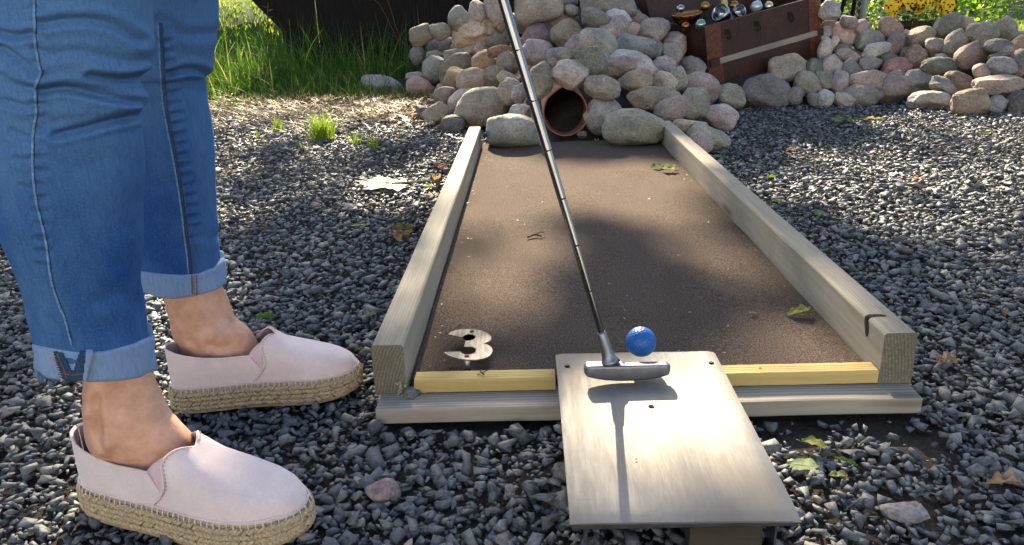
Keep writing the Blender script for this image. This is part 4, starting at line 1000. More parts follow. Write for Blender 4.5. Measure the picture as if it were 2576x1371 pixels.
# lit mossy bank beyond the raked end of the shed
bx = np.linspace(-6.8, -1.5, 40); by = np.linspace(7.8, 11, 30); BX, BY = np.meshgrid(bx, by)
BZ = np.array([[max(0, .72*(1-math.exp(-max(0, y-7.9)*1.8)))*min(1, max(0, (-1.55-x)*1.2))+.03*mn.noise(Vector((x*4, y*4, 0))) for x in bx] for y in by])
f = grid_faces(30, 40); tag(mesh_np('grass_bank', np.stack([BX, BY, BZ], -1).reshape(-1, 3), f, np.full(len(f)//4, 4), M['lawn'], smooth=True), kind='structure')
p = pick(5600, (-5.2, -1.6), (7.85, 10.), lambda x, y: x < 0)
zb = np.array([max(0, .72*(1-math.exp(-max(0, y-7.9)*1.8)))*min(1, max(0, (-1.55-x)*1.2)) for x, y in p])
blades('bank_grass', np.c_[p, zb-.01], rng.uniform(.04, .10, len(p)), rng.uniform(.006, .012, len(p)), np.abs(rng.normal(.6, .3, len(p))), np.clip(rng.normal(.75, .2, len(p)), 0, 1), M['tuft'], 3, 'stuff', 'sunlit yellow green grass on the mossy bank at the upper left')
# lawn blades on the far right
def lg(x, y):
    px, py, _ = PXn(np.c_[x, y, np.zeros(len(x))]); return (px > 2050) & (px < 2640) & (py < 120)
p = pick(9000, (1.6, 7), (4.85, 13), lg)
blades('lawn_grass', np.c_[p, np.full(len(p), .01)], rng.uniform(.03, .07, len(p)), rng.uniform(.004, .009, len(p))*np.interp(p[:, 1], [5, 13], [1, 2]), np.abs(rng.normal(.6, .3, len(p))), np.clip(rng.normal(.7, .2, len(p)), 0, 1), M['tuft'], 3, 'stuff', 'bright mown lawn beyond the low stone wall')
# dry straw and needles at the edge of the gravel
def sg(x, y):
    px, py, _ = PXn(np.c_[x, y, np.zeros(len(x))]); q = 275+.02*(px-540)
    return (px > 500) & (px < 1080) & (np.abs(py-q) < rng.exponential(26, len(x))+8) & (mdist(x, y) < .05)
p = pick(2900, (-2.4, -.3), (3.4, 5.2), sg)
o = blades('dry_straw', np.c_[p, rng.uniform(.012, .028, len(p))], rng.uniform(.01, .03, len(p)), rng.uniform(.0025, .005, len(p)), rng.uniform(1.5, 5, len(p)), rng.uniform(0, 1, len(p)), M['straw'], 4, 'stuff', 'dry orange straw and needles scattered along the grass edge', curl=.2)
# brown leaf litter at the left foot of the heap
def ll(x, y):
    px, py, _ = PXn(np.c_[x, y, np.zeros(len(x))])
    return (((px > 880) & (px < 1140) & (py > 228) & (py < 300+(px-900)*.14)) | ((px > 540) & (px < 900) & (py > 236) & (py < 262))) & (mdist(x, y) < .1)
p = pick(850, (-2.2, -.2), (3.4, 5.4), ll); n = len(p)
az = rng.uniform(0, 2*PI, n); s = rng.uniform(.012, .03, n); ti = rng.normal(0, .35, (n, 2))
q = np.array([[-1, 0], [-.3, .45], [.5, .4], [1, 0], [.4, -.45], [-.4, -.4]]); c_, s_ = np.cos(az), np.sin(az)
Vx = np.zeros((n, 6, 3))
for k in range(6):
    lx_, ly_ = q[k]*rng.uniform(.8, 1.2, 2); Vx[:, k, 0] = p[:, 0]+s*(lx_*c_-ly_*s_); Vx[:, k, 1] = p[:, 1]+s*(lx_*s_+ly_*c_); Vx[:, k, 2] = .016+s*(.5*abs(lx_)+ti[:, 0]*lx_+ti[:, 1]*ly_)
tag(mesh_np('leaf_litter', Vx.reshape(-1, 3), np.arange(n*6), np.full(n, 6), M['litter'], tint=np.repeat(rng.random(n), 6)), 'brown dead leaves collected at the foot of the stone heap', kind='stuff')
# individual tufts and weeds on the gravel
def tuft(px, py, hpx, nb, spread, label, cat='grass tuft', name='grass_tuft', lo=.5):
    r = W(px, py, .008); sc = (r-CAM).dot(FW)/F; hh = hpx*sc
    roots = np.array(r)+np.c_[rng.normal(0, spread*sc, (nb, 2)), np.zeros(nb)]
    o = blades(name, roots, rng.uniform(lo, 1.05, nb)*hh, rng.uniform(.0028, .0055, nb), np.abs(rng.normal(.5, .3, nb)), np.clip(rng.normal(.55, .25, nb), 0, 1), M['tuft'], 5)
    tag(o, label, cat, 'grass tufts on the gravel')
tuft(812, 350, 84, 210, 13, 'largest bright yellow green tuft on the sunlit gravel')
tuft(702, 330, 50, 34, 6, 'slim upright tuft left of the largest tuft')
tuft(938, 372, 44, 30, 8, 'open fan of blades nearest the left rail')
tuft(893, 362, 40, 26, 8, 'thin tuft between the largest tuft and the fan of blades')
tuft(760, 378, 30, 12, 7, 'sparse short blades in front of the largest tuft')
tuft(648, 345, 22, 9, 4, 'tiny sprig of grass on the gravel near the back leg')
tuft(1000, 372, 18, 8, 5, 'tiny blades close to the left foot of the heap', lo=.4)
def weed(px, py, sz, nl, label):
    r = W(px, py, .006); sc = (r-CAM).dot(FW)/F; root = empty('weed', r, label, 'weed', 'small weeds on the gravel')
    for k in range(nl):
        a = 2*PI*k/nl+rng.uniform(-.4, .4); L = sz*sc*rng.uniform(.5, 1.); hgt = sz*sc*rng.uniform(.35, 1.)
        tip = Vector((math.cos(a)*L*.6, math.sin(a)*L*.6, hgt)); bm = bmesh.new()
        add_tube(bm, [Vector((0, 0, 0)), tip*.5+Vector((0, 0, .004)), tip], .0012, 5)
        nrm = 10; c = bm.verts.new(tip+Vector((math.cos(a), math.sin(a), .1))*L*.15)
        rim = [bm.verts.new(tip+Vector((math.cos(a)*L*.25*(1+math.cos(2*PI*j/nrm))-math.sin(a)*L*.2*math.sin(2*PI*j/nrm), math.sin(a)*L*.25*(1+math.cos(2*PI*j/nrm))+math.cos(a)*L*.2*math.sin(2*PI*j/nrm), .15*L*abs(math.sin(2*PI*j/nrm))))) for j in range(nrm)]
        for j in range(nrm): bm.faces.new((c, rim[j], rim[(j+1) % nrm]))
        at_ = None; o = from_bm('leaf', bm, M['leaf'], root); o.color = (.24, .38, .06, 1)
weed(585, 278, 26, 7, 'bright green seedling at the grass edge beside the back leg')
weed(925, 300, 30, 6, 'round leaved weed by the dead leaves left of the heap')
weed(962, 300, 16, 4, 'small dark green weed right of the round leaved one')
weed(1010, 268, 14, 3, 'two leaved sprout near the pink stone')
# dry seed heads rising from the tall grass
def stalk(pts, rad, label, heads):
    P_ = [V(*q) for q in pts]; root = empty('grass_stalk', P_[0], label, 'grass stalk', 'dry stalks in the tall grass')
    bm = bmesh.new(); add_tube(bm, spline(P_, 5), rad, 6); o = local(from_bm('stem', bm, M['straw'], root))
    bm = bmesh.new()
    for a, b, r in heads:
        a, b = V(*a), V(*b); add_tube(bm, [a, a.lerp(b, .35), b], [r*.3, r, r*.2], 7)
    if heads: local(from_bm('seed_head', bm, M['straw'], root))
    else: bm.free()
stalk([(664, 205, 5.5), (668, 120, 5.5), (672, 60, 5.5), (674, 10, 5.5)], .0016, 'feathery seed stalk against the bright bank at the upper left',
      [((673, 20+i*9, 5.5), (673+(14 if i % 2 else -14), 14+i*9, 5.5), .004) for i in range(6)]+[((674, 22, 5.5), (674, 6, 5.5), .004)])
stalk([(1025, 130, 5.4), (1000, 80, 5.4), (985, 30, 5.4), (968, -20, 5.4)], .0022, 'bare dry stalk leaning left in front of the dark shed', [])
stalk([(1010, 120, 5.6), (960, 20, 5.6), (930, -10, 5.6)], .0018, 'thin curved dry stalk left of the bare one', [((932, 0, 5.6), (926, -22, 5.6), .006)])
stalk([(905, 180, 5.3), (900, 140, 5.3), (888, 136, 5.3)], .0012, 'short bent grass blade catching light in the middle of the grass', [((888, 136, 5.3), (916, 172, 5.3), .003)])

# short sparse grass creeping from the meadow edge onto the gravel
def eg(x, y):
    px, py, _ = PXn(np.c_[x, y, np.zeros(len(x))]); return (px > 420) & (px < 1080) & (py > 236) & (rng.random(len(x)) < np.exp(-(py-236)/16.)) & (mdist(x, y) < .05)
p = pick(420, (-2.5, -.4), (3.6, 5.2), eg)
blades('edge_grass', np.c_[p, np.full(len(p), .004)], rng.uniform(.02, .09, len(p)), rng.uniform(.003, .006, len(p)), np.abs(rng.normal(.7, .4, len(p))), np.clip(rng.normal(.6, .3, len(p)), 0, 1), M['tuft'], 4, 'stuff', 'sparse short grass thinning out over the dry ground')
# ================================================================== flowers, fence, lawn edge at the upper right
fy = 4.95
pb = V(2312, 84, fy); pw = 56*((pb-CAM).dot(FW))/F
planter = empty('pansy_planter', (pb.x, fy+.1, 0), 'low dark wooden tub of yellow pansies behind the stone wall', 'flower planter')
bm = bmesh.new(); zt = V(2312, 56, fy).z
for k in range(22):
    a0, a1 = 2*PI*k/22+.012, 2*PI*(k+1)/22-.012
    pts = [(pb.x+math.cos(a)*r, fy+.1+math.sin(a)*r) for a in (a0, a1) for r in (pw, pw*.9)]
    add_prism(bm, [pts[0], pts[2], pts[3], pts[1]], .0, zt+.006*random.random())
bmesh.ops.recalc_face_normals(bm, faces=bm.faces)
local(from_bm('tub', bm, M['pot'], planter))
bm = bmesh.new(); add_prism(bm, [(pb.x+math.cos(2*PI*k/20)*pw*.9, fy+.1+math.sin(2*PI*k/20)*pw*.9) for k in range(20)], zt-.03, zt-.02); local(from_bm('potting_soil', bm, M['soil'], planter))
n = 620; ang_ = rng.uniform(0, 2*PI, n); rad = np.sqrt(rng.random(n))*1.5*pw; x = pb.x+.01+rad*np.cos(ang_)*1.0; y = fy+.1+rad*np.sin(ang_)*.8
zt2 = V(2312, -22, fy).z
z = zt-.02+(zt2-zt+.04)*np.sqrt(np.clip(1-(rad/(1.55*pw))**2, 0, 1))*rng.uniform(.1, 1., n)-np.where(rad > pw, (rad-pw)*.6, 0)
q = np.array([[0, -.1, 0], [.4, .28, .06], [1.1, 0, -.1], [.4, -.28, .06]]); Vx = np.zeros((n, 4, 3)); az = ang_+rng.normal(0, .9, n); s = rng.uniform(.022, .045, n); tl = rng.normal(.2, .5, n)
for k in range(4):
    lx_, ly_ = q[k, 0]*s, q[k, 1]*s
    Vx[:, k, 0] = x+lx_*np.cos(az)*np.cos(tl)-ly_*np.sin(az); Vx[:, k, 1] = y+lx_*np.sin(az)*np.cos(tl)+ly_*np.cos(az); Vx[:, k, 2] = z+lx_*np.sin(tl)+q[k, 2]*s
local(mesh_np('foliage', Vx.reshape(-1, 3), np.arange(n*4), np.full(n, 4), M['flower_leaf'], planter, tint=np.repeat(rng.random(n), 4)))
FL = [(2249, 28), (2246, 41), (2272, 6), (2288, 9), (2262, 15), (2341, 8), (2320, 14), (2369, 20), (2384, 25), (2375, 6), (2318, -4), (2352, 0), (2300, -8), (2390, 12), (2258, 2), (2236, 14), (2335, -12), (2362, -6), (2275, -6), (2310, 20)]
for i, (px, py) in enumerate(FL):
    p = V(px, py, fy-.02+.05*((i*7) % 5)/5); r = 13*((p-CAM).dot(FW))/F*(.85+.3*random.random())
    fl = None; bm = bmesh.new(); bl = bmesh.new()
    f_ = Vector((random.uniform(-.9, .9), -1, random.uniform(-.3, .6))).normalized(); a_ = f_.cross(Vector((0, 0, 1))).normalized(); b_ = a_.cross(f_)
    for j, (an, rr, w_) in enumerate(((90-38, .72, .62), (90+38, .72, .62), (180, .7, .55), (0, .7, .55), (270, .78, .75))):
        t = math.radians(an); c = p+(a_*math.cos(t)+b_*math.sin(t))*r*rr*.75+f_*(.0015*j); cc = bm.verts.new(c+f_*.002)
        rim = [bm.verts.new(c+(a_*math.cos(u)+b_*math.sin(u))*r*w_*(1+.1*math.sin(3*u+j))-f_*.004*random.random()) for u in [2*PI*k/12 for k in range(12)]]
        for k in range(12): bm.faces.new((cc, rim[k], rim[(k+1) % 12]))
        if an in (180, 0, 270):
            c2 = p+(a_*math.cos(t)+b_*math.sin(t))*r*.42+f_*(.0015*j+.0045); v2 = bl.verts.new(c2+f_*.001); rm = [bl.verts.new(c2+(a_*math.cos(u)+b_*math.sin(u))*r*.22*(1+.3*math.cos(2*(u-t)))) for u in [2*PI*k/10 for k in range(10)]]
            for k in range(10): bl.faces.new((v2, rm[k], rm[(k+1) % 10]))
    add_tube(bm, [p-f_*.006, Vector((p.x*.8+(pb.x)*.2, fy+.08, zt+.01))], .0012, 5)
    fo = local(from_bm('flower', bm, M['petal'], planter)); local(from_bm('petal_blotch', bl, M['blotch'], fo))
# chain link fence beyond, with posts
fence = empty('chain_link_fence', (2.6, 6.4, 0), 'galvanised chain link fence at the lawn edge behind the wall', 'fence')
fx0, fx1 = V(2076, 30, 6.4).x, V(2276, 30, 6.4).x
bm = bmesh.new(); cell = .055; hz_ = 1.0
def wire(x0, z0, x1, z1): add_tube(bm, [Vector((x0, 6.4, z0)), Vector((x1, 6.4, z1))], .0028, 5, False)
k = -int(hz_/cell)
zb_ = .20
for k in range(-int(hz_/cell), int((fx1-fx0)/cell)+1):
    for sgn in (1, -1):
        x0 = fx0+k*cell if sgn > 0 else fx0+k*cell+hz_; x1 = x0+sgn*hz_
        a, b = (0., 1.)
        ts = sorted([t for t in ((fx0-x0)/(x1-x0), (fx1-x0)/(x1-x0))]); a = max(0, ts[0]); b = min(1, ts[1])
        if b-a > .02: wire(x0+(x1-x0)*a, zb_+hz_*a, x0+(x1-x0)*b, zb_+hz_*b)
local(from_bm('wire_mesh', bm, M['wire'], fence))
for px in (2170, 2278):
    bm = bmesh.new(); p = V(px, 40, 6.36); add_tube(bm, [(p.x, 6.36, -.02), (p.x+.004, 6.36, .7), (p.x, 6.36, 1.25)], .021, 12); local(from_bm('post', bm, M['pale'], fence, True))
for (xa, ya), (xb, yb), lb in (((2117, 26), (2127, -10), 'thin dark stake leaning by the chain link fence'), ((2137, 80), (2152, -12), 'thicker dark stake leaning beside the pale fence post')):
    a, b = V(xa, ya, 5.9), V(xb, yb, 5.9); bm = bmesh.new(); d = (a-b).normalized()
    e_ = a+d*(a.z/abs(d.z)); add_tube(bm, [e_, a, b, b-d*.3], [.013, .014, .016, .016], 8)
    tag(from_bm('garden_stake', bm, M['black'], None, True), lb, 'stake', 'dark stakes by the fence')
# far fence across the lawn
ff = empty('field_fence', (7.5, 13.5, 0), 'fine wire fence far across the sunny lawn at the upper right', 'fence')
bm = bmesh.new()
for i in range(90):
    x = 3.0+i*.11; add_tube(bm, [(x, 13.5, 0), (x+.9, 13.5, .9)], .004, 4, False); add_tube(bm, [(x+.9, 13.5, 0), (x, 13.5, .9)], .004, 4, False)
local(from_bm('wire_mesh', bm, M['wire'], ff))
for x in (3., 5.5, 8., 10.5, 12.9):
    bm = bmesh.new(); add_tube(bm, [(x, 13.52, -.05), (x, 13.52, 1.)], .025, 8); local(from_bm('post', bm, M['pale'], ff))
# flat kerb plank at the lawn's edge behind the wall
bm = bmesh.new(); a = V(2540, 78, 5.2); add_box(bm, (a.x, 5.2, 0), (a.x+1.2, 5.26, a.z), .004); tag(from_bm('lawn_edging', bm, M['slat']), 'weathered edging plank of the lawn at the right margin', 'edging')
# bushes beyond the fence: loose, sunlit foliage
def bush(x, y, r, hgt, label, nl=1500):
    b = empty('bush', (x, y, 0), label, 'bush', 'bushes beyond the lawn')
    bm = bmesh.new()
    for k in range(6):
        a = 2*PI*k/6+random.random(); add_tube(bm, [Vector((x, y, 0)), Vector((x+math.cos(a)*r*.3, y+math.sin(a)*r*.3, hgt*.4)), Vector((x+math.cos(a)*r*.7, y+math.sin(a)*r*.6, hgt*.8))], [.02, .014, .006], 6)
    local(from_bm('stems', bm, M['bark'], b))
    u = rng.normal(size=(nl, 3)); u /= np.linalg.norm(u, axis=1)[:, None]; rr = rng.uniform(.55, 1.05, nl)
    clump = np.array([mn.noise(Vector(v*2.3)+Vector((x, y, 0))) for v in u]); P = u*(rr*(1+.3*clump))[:, None]*np.array([r, r*.8, hgt*.55])+np.array([x, y, hgt*.52])
    e1 = rng.normal(size=(nl, 3)); e1 /= np.linalg.norm(e1, axis=1)[:, None]; e2 = np.cross(e1, u); e2 /= np.linalg.norm(e2, axis=1)[:, None]; s = rng.uniform(.03, .06, nl)[:, None]
    Vx = np.stack([P-e1*s, P+e2*s*.5, P+e1*s, P-e2*s*.5], 1)
    local(mesh_np('foliage', Vx.reshape(-1, 3), np.arange(nl*4), np.full(nl, 4), M['tuft'], b, tint=np.repeat(np.clip(rng.normal(.3, .25, nl), 0, 1), 4)))
bush(3.4, 8.6, .7, 1.3, 'leafy bush behind the chain link fence near the chest')
bush(4.6, 8.9, .8, 1.5, 'broad leafy bush behind the pansies beyond the fence')

# ================================================================== fallen leaves, each one a thing
def leaf(px, py, wpx, kind, az, col, label, z=.018, lift=.25, cat='fallen leaf', asp=1.):
    p = W(px, py, z); s = wpx*((p-CAM).dot(FW))/F
    bm = bmesh.new(); rnd = random.Random(int(px*7+py))
    if kind == 'ovate':
        rows = 12; vv = []
        for i in range(rows+1):
            t = i/rows; w = .33*math.sin(PI*t**.82)**.85*asp; x = t-.5; row = []
            for j in range(-3, 4):
                yy = w*j/3; ser = .02*((i % 2)-.5) if abs(j) == 3 and 0 < i < rows else 0
                zz = lift*(abs(j)/3)**1.6*.35*(1+.4*math.sin(i*1.3+j))+.12*lift*math.sin(t*4+rnd.random())
                row.append(bm.verts.new(Vector((x+ser, yy, zz))*s))
            vv.append(row)
        for i in range(rows):
            for j in range(6): bm.faces.new((vv[i][j], vv[i+1][j], vv[i+1][j+1], vv[i][j+1]))
        bmesh.ops.remove_doubles(bm, verts=bm.verts, dist=s*.004)
        add_tube(bm, [Vector((-.5, 0, .01))*s, Vector((-.62, .03, .03))*s, Vector((-.74, .08, .02))*s], s*.012, 5)
        add_tube(bm, [Vector((-.5, 0, .012))*s, Vector((0, 0, .02+.02*lift))*s, Vector((.46, 0, .012))*s], s*.009, 5)
    else:
        lobes = [(0, .52), (7, .46), (13, .47), (22, .36), (29, .38), (36, .48), (43, .42), (50, .44), (58, .35), (66, .36), (74, .32), (84, .42), (92, .36), (102, .37), (114, .29), (126, .33), (140, .26), (154, .27), (168, .15), (180, .05)]
        out = [(a, r) for a, r in lobes]+[(-a, r) for a, r in lobes[-2:0:-1]]
        c = bm.verts.new((0, 0, .02*s)); rim, mid = [], []
        for a, r in out:
            t = math.radians(a); r *= rnd.uniform(.92, 1.08); zz = lift*(.30*r*math.sin(a*.09+1.3)+rnd.uniform(-.06, .06))
            rim.append(bm.verts.new(Vector((math.cos(t)*r, math.sin(t)*r*asp, .03+zz))*s)); mid.append(bm.verts.new(Vector((math.cos(t)*r*.55, math.sin(t)*r*.55*asp, .03+zz*.35))*s))
        m_ = len(rim)
        for k in range(m_):
            bm.faces.new((c, mid[k], mid[(k+1) % m_])); bm.faces.new((mid[k], rim[k], rim[(k+1) % m_], mid[(k+1) % m_]))
        add_tube(bm, [Vector((0, 0, .03))*s, Vector((-.28, .05, .07))*s, Vector((-.6, .16, .12))*s], s*.012, 5)
        for a, r in ((0, .5), (36, .45), (-36, .45), (86, .34), (-86, .34)):
            t = math.radians(a); add_tube(bm, [Vector((0, 0, .035))*s, Vector((math.cos(t)*r*.9, math.sin(t)*r*.9*asp, .045))*s], s*.006, 4)
    o = from_bm('fallen_leaf', bm, M['leaf'], None, True); o.location = p; o.rotation_euler = (rnd.uniform(-.12, .12), rnd.uniform(-.12, .12), math.radians(az)); o.color = (*col, 1)
    tag(o, label, cat, 'fallen leaves')
G1, G2, YG, BR, OR, PALE = (.16, .27, .07), (.10, .18, .05), (.33, .40, .06), (.22, .10, .045), (.55, .17, .025), (.50, .52, .33)
leaf(985, 466, 172, 'maple', 190, (.36, .38, .24), 'big pale maple leaf lying upside down on the gravel left of the lane', .014, .2, asp=1.25)
leaf(670, 800, 46, 'ovate', 40, (.12, .25, .03), 'fresh green leaf standing between the back foot and the lane', .022, .6)
leaf(2018, 1172, 78, 'ovate', 150, (.20, .30, .12), 'broad green leaf on the gravel right of the ramp', .022, .2, asp=1.2)
leaf(2048, 1118, 62, 'ovate', -35, (.27, .30, .07), 'yellowing oval leaf above the broad green leaf right of the ramp', .02, .4)
leaf(2108, 1198, 44, 'ovate', 160, (.34, .38, .14), 'pale curled leaf below the yellowing oval one', .022, .5)
leaf(2128, 1162, 58, 'ovate', 140, (.12, .2, .04), 'narrow dark green leaf right of the broad green one', .02, .3, asp=.4)
leaf(2380, 905, 62, 'maple', 60, (.33, .22, .12), 'crumpled brown leaf on the gravel beside the right rail end', .028, 1.)
leaf(2010, 788, 62, 'ovate', 185, (.27, .32, .12), 'pale green curled leaf on the felt near the right rail', ZC+.006, .5, asp=.8)
leaf(1893, 788, 22, 'ovate', 10, (.30, .32, .14), 'tiny pale leaf on the felt left of the curled one', ZC+.004, .4)
leaf(1685, 428, 42, 'ovate', -15, (.28, .33, .14), 'pale green leaf at the far end of the felt', ZC+.006, .6)
leaf(1655, 420, 34, 'ovate', 20, (.10, .16, .07), 'dark green leaf beside the pale one at the far end of the felt', ZC+.005, .5)
leaf(2128, 302, 78, 'maple', 170, (.10, .21, .06), 'dark green lobed leaf on the gravel in front of the stone wall', .02, .3)
leaf(2200, 300, 60, 'ovate', 8, (.42, .40, .12), 'thin yellowish leaf stalk right of the dark lobed leaf', .02, .2, asp=.22)
leaf(1988, 377, 28, 'maple', 30, (.62, .23, .03), 'bright orange leaf at the shadow edge right of the lane', .024, .8)
leaf(1966, 388, 16, 'ovate', 50, (.25, .36, .08), 'small green leaf next to the bright orange one', .02, .6)
leaf(1940, 447, 24, 'ovate', 15, (.34, .45, .04), 'lime green leaf on the gravel beside the middle of the right rail', .022, .7)
leaf(1808, 396, 30, 'ovate', 0, (.16, .26, .13), 'green leaf just below the stones beside the right rail', .02, .3)
leaf(2308, 449, 34, 'maple', 80, (.52, .22, .05), 'orange brown leaf in the middle of the right gravel', .022, .8)
leaf(2056, 542, 20, 'ovate', 110, (.28, .42, .06), 'small green leaf standing up on the right gravel', .024, .9)
leaf(1958, 508, 36, 'ovate', 0, (.36, .42, .15), 'long pale leaf on the gravel beside the right rail', .02, .3, asp=.5)
leaf(2465, 384, 18, 'ovate', 70, (.26, .40, .05), 'tiny green leaf near the right margin on the sunny gravel', .02, .7)
leaf(1108, 420, 34, 'maple', 30, (.58, .17, .02), 'orange leaf left of the far part of the left rail', .024, .9)
leaf(1098, 452, 36, 'ovate', 80, (.50, .36, .15), 'curled tan leaf below the orange one by the left rail', .024, .8)
leaf(1080, 470, 26, 'ovate', 60, (.30, .40, .10), 'small yellow green leaf by the big pale maple leaf', .022, .7)
leaf(1090, 492, 50, 'maple', 120, (.30, .19, .09), 'withered brown leaf against the left rail', .022, .8)
leaf(1000, 592, 74, 'maple', 20, (.36, .20, .08), 'ragged orange brown leaf on the gravel left of the left rail', .02, .9)
leaf(1015, 578, 56, 'ovate', 10, (.17, .18, .05), 'olive leaf lying over the ragged orange brown one', .026, .5, asp=.6)
leaf(935, 790, 44, 'maple', 140, (.20, .29, .14), 'pale green lobed leaf beside the near end of the left rail', .022, .5)
leaf(808, 632, 22, 'ovate', 100, (.10, .2, .05), 'small dark green leaf midway between foot and left rail', .02, .6)
leaf(905, 568, 46, 'ovate', 5, (.44, .42, .2), 'thin straw coloured leaf left of the ragged one', .02, .2, asp=.3)
leaf(905, 880, 26, 'ovate', 30, (.24, .22, .06), 'olive leaf right beside the toe of the back shoe', .02, .6)
leaf(2523, 1216, 74, 'ovate', 165, (.40, .30, .24), 'long dry brown leaf curled on the gravel at the right', .022, .8, asp=.5)
leaf(2525, 790, 40, 'ovate', 70, (.33, .26, .17), 'dry folded leaf on the right gravel near the margin', .025, .9, asp=.6)
leaf(1600, 1155, 8, 'ovate', 20, (.5, .3, .1), 'speck of brown leaf on the metal ramp', ZP+.002, .2)
leaf(1890, 190+60, 22, 'ovate', 20, (.25, .33, .06), 'small green leaf under the big dark boulder', .02, .6)
leaf(1440, 1330, 1, 'ovate', 0, (.2, .2, .1), 'x') if False else None
leaf(2480, 338, 30, 'ovate', 30, (.14, .22, .08), 'green leaf half under the large beige brown boulder', .02, .5)
leaf(1500, 355, 18, 'ovate', 70, (.30, .26, .14), 'dry leaf at the mouth of the pipe', ZC+.006, .8)
# twigs and odd pebbles
def twig(pts, r, label):
    bm = bmesh.new(); P_ = [W(*q) for q in pts]; add_tube(bm, spline(P_, 4), r, 6)
    add_tube(bm, [P_[1], P_[1]+Vector((.012, .004, .004)), P_[1]+Vector((.022, .010, .003))], r*.7, 5)
    tag(from_bm('twig', bm, M['bark'], None, True), label, 'twig', 'twigs on the lane')
twig([(1327, 597, ZC+.004), (1345, 590, ZC+.006), (1362, 594, ZC+.004)], .0022, 'small forked twig lying on the middle of the felt')
twig([(1207, 930, .056), (1212, 938, .056), (1218, 942, .056)], .0012, 'tiny brown twig on the left yellow strip')
def pebble(px, py, wpx, hpx, col, ang, label, z=.012):
    p = W(px, py, z); s = wpx*((p-CAM).dot(FW))/F/2
    bm = stone_mesh(s, s*.75, s*hpx/wpx, int(px), ang, 3); o = from_bm('pebble', bm, M['stone'], None, True); o.location = p; o.rotation_euler = (random.uniform(-.2, .2), random.uniform(-.2, .2), random.uniform(-.6, .6)); o.color = (*col, 1)
    tag(o, label, 'pebble', 'odd pebbles among the gravel')
pebble(960, 1232, 92, 50, (.33, .27, .29), .8, 'pinkish lumpy stone among the gravel between front shoe and ramp')
pebble(878, 523, 30, 20, (.50, .44, .41), .2, 'smooth white pebble below the big maple leaf')
pebble(1033, 990, 52, 26, (.16, .175, .19), .9, 'grey chip sitting on the front board beside the left rail', ZB+.004)
pebble(2280, 1290, 120, 40, (.27, .26, .28), .7, 'half buried mauve stone in the gravel at the lower right')
pebble(1735, 1240, 1, 1, (.2, .2, .2), .5, 'x') if False else None
pebble(795, 515, 26, 16, (.42, .34, .31), .4, 'pinkish pebble left of the white one')
pebble(1415, 1190, 46, 62, (.20, .185, .195), .9, 'dark purplish stone standing against the left edge of the ramp')
pebble(2180, 300, 1, 1, (.2, .2, .2), .5, 'x') if False else None
pebble(1282, 1235, 26, 38, (.46, .40, .42), .7, 'pale pink chip in the gravel left of the ramp')

# pale plastered house added unseen behind the camera: its sunny front bounces light onto the scene
hy = -7.0
reflector_house = empty('reflector_house', (0, hy, 0), 'pale plastered house added unseen behind the camera to bounce sunlight', 'reflector_house')
plaster = mat_simple('pale_plaster', (.50, .515, .54), .9, .06, 8); glass = mat_simple('dark_window_glass', (.03, .035, .04), .05)
holes = [(-6.4, 1.0), (-3.2, 1.0), (2.2, 1.0), (5.4, 1.0)]; xs2 = [-8.5]
for hx, hz_ in holes: xs2 += [hx, hx+1.1]
xs2.append(8.5); bm = bmesh.new()
for k in range(0, len(xs2)-1, 2): add_box(bm, (xs2[k], hy-.25, 0), (xs2[k+1], hy, 3.6))
for hx, hz_ in holes: add_box(bm, (hx+.0005, hy-.25, 0), (hx+1.0995, hy, 1.0)); add_box(bm, (hx+.0005, hy-.25, 2.3), (hx+1.0995, hy, 3.6))
local(from_bm('wall', bm, plaster, reflector_house))
for hx, hz_ in holes:
    bm = bmesh.new()
    for lo, hi in (((hx+.004, hy-.1, 1.004), (hx+.06, hy-.04, 2.296)), ((hx+1.04, hy-.1, 1.004), (hx+1.096, hy-.04, 2.296)), ((hx+.0605, hy-.1, 1.004), (hx+1.0395, hy-.04, 1.06)), ((hx+.0605, hy-.1, 2.24), (hx+1.0395, hy-.04, 2.296)), ((hx+.53, hy-.1, 1.0605), (hx+.57, hy-.04, 2.2395))): add_box(bm, lo, hi)
    f_ = local(from_bm('window', bm, M['pale'], reflector_house)); bm = bmesh.new(); add_box(bm, (hx+.061, hy-.085, 1.061), (hx+1.039, hy-.075, 2.239)); local(from_bm('pane', bm, glass, f_))
bm = bmesh.new(); add_prism(bm, [(-8.9, hy-6.6), (8.9, hy-6.6), (8.9, hy+.45), (-8.9, hy+.45)], 3.601, 3.75)
for v in bm.verts: v.co.z += max(0, (hy+.45-v.co.y))*.5
local(from_bm('roof', bm, mat_simple('dark_roof', (.06, .05, .045), .8), reflector_house))
# unseen dark mass of foliage, added above the frame to close off the low sky
n = 9000; x = rng.uniform(-34, 44, n); z = rng.uniform(1.2, 10.5, n); y = 26+rng.uniform(0, 3, n)+3*np.array([mn.noise(Vector((a*.2, b*.25, 5))) for a, b in zip(x, z)])
P_ = np.stack([x, y, z+1.5*np.array([mn.noise(Vector((a*.25, 1, 5))) for a in x])], -1); e1 = rng.normal(size=(n, 3)); e1 /= np.linalg.norm(e1, axis=1)[:, None]; e2 = np.cross(e1, rng.normal(size=(n, 3))); e2 /= np.linalg.norm(e2, axis=1)[:, None]; s = rng.uniform(.3, .6, n)[:, None]
Vx = np.stack([P_-e1*s, P_+e2*s*.6, P_+e1*s, P_-e2*s*.6], 1)
tag(mesh_np('sky_block_foliage', Vx.reshape(-1, 3), np.arange(n*4), np.full(n, 4), M['canopy'], tint=rng.random(n).repeat(4)), 'unseen dark foliage added to close off the low sky', kind='stuff')

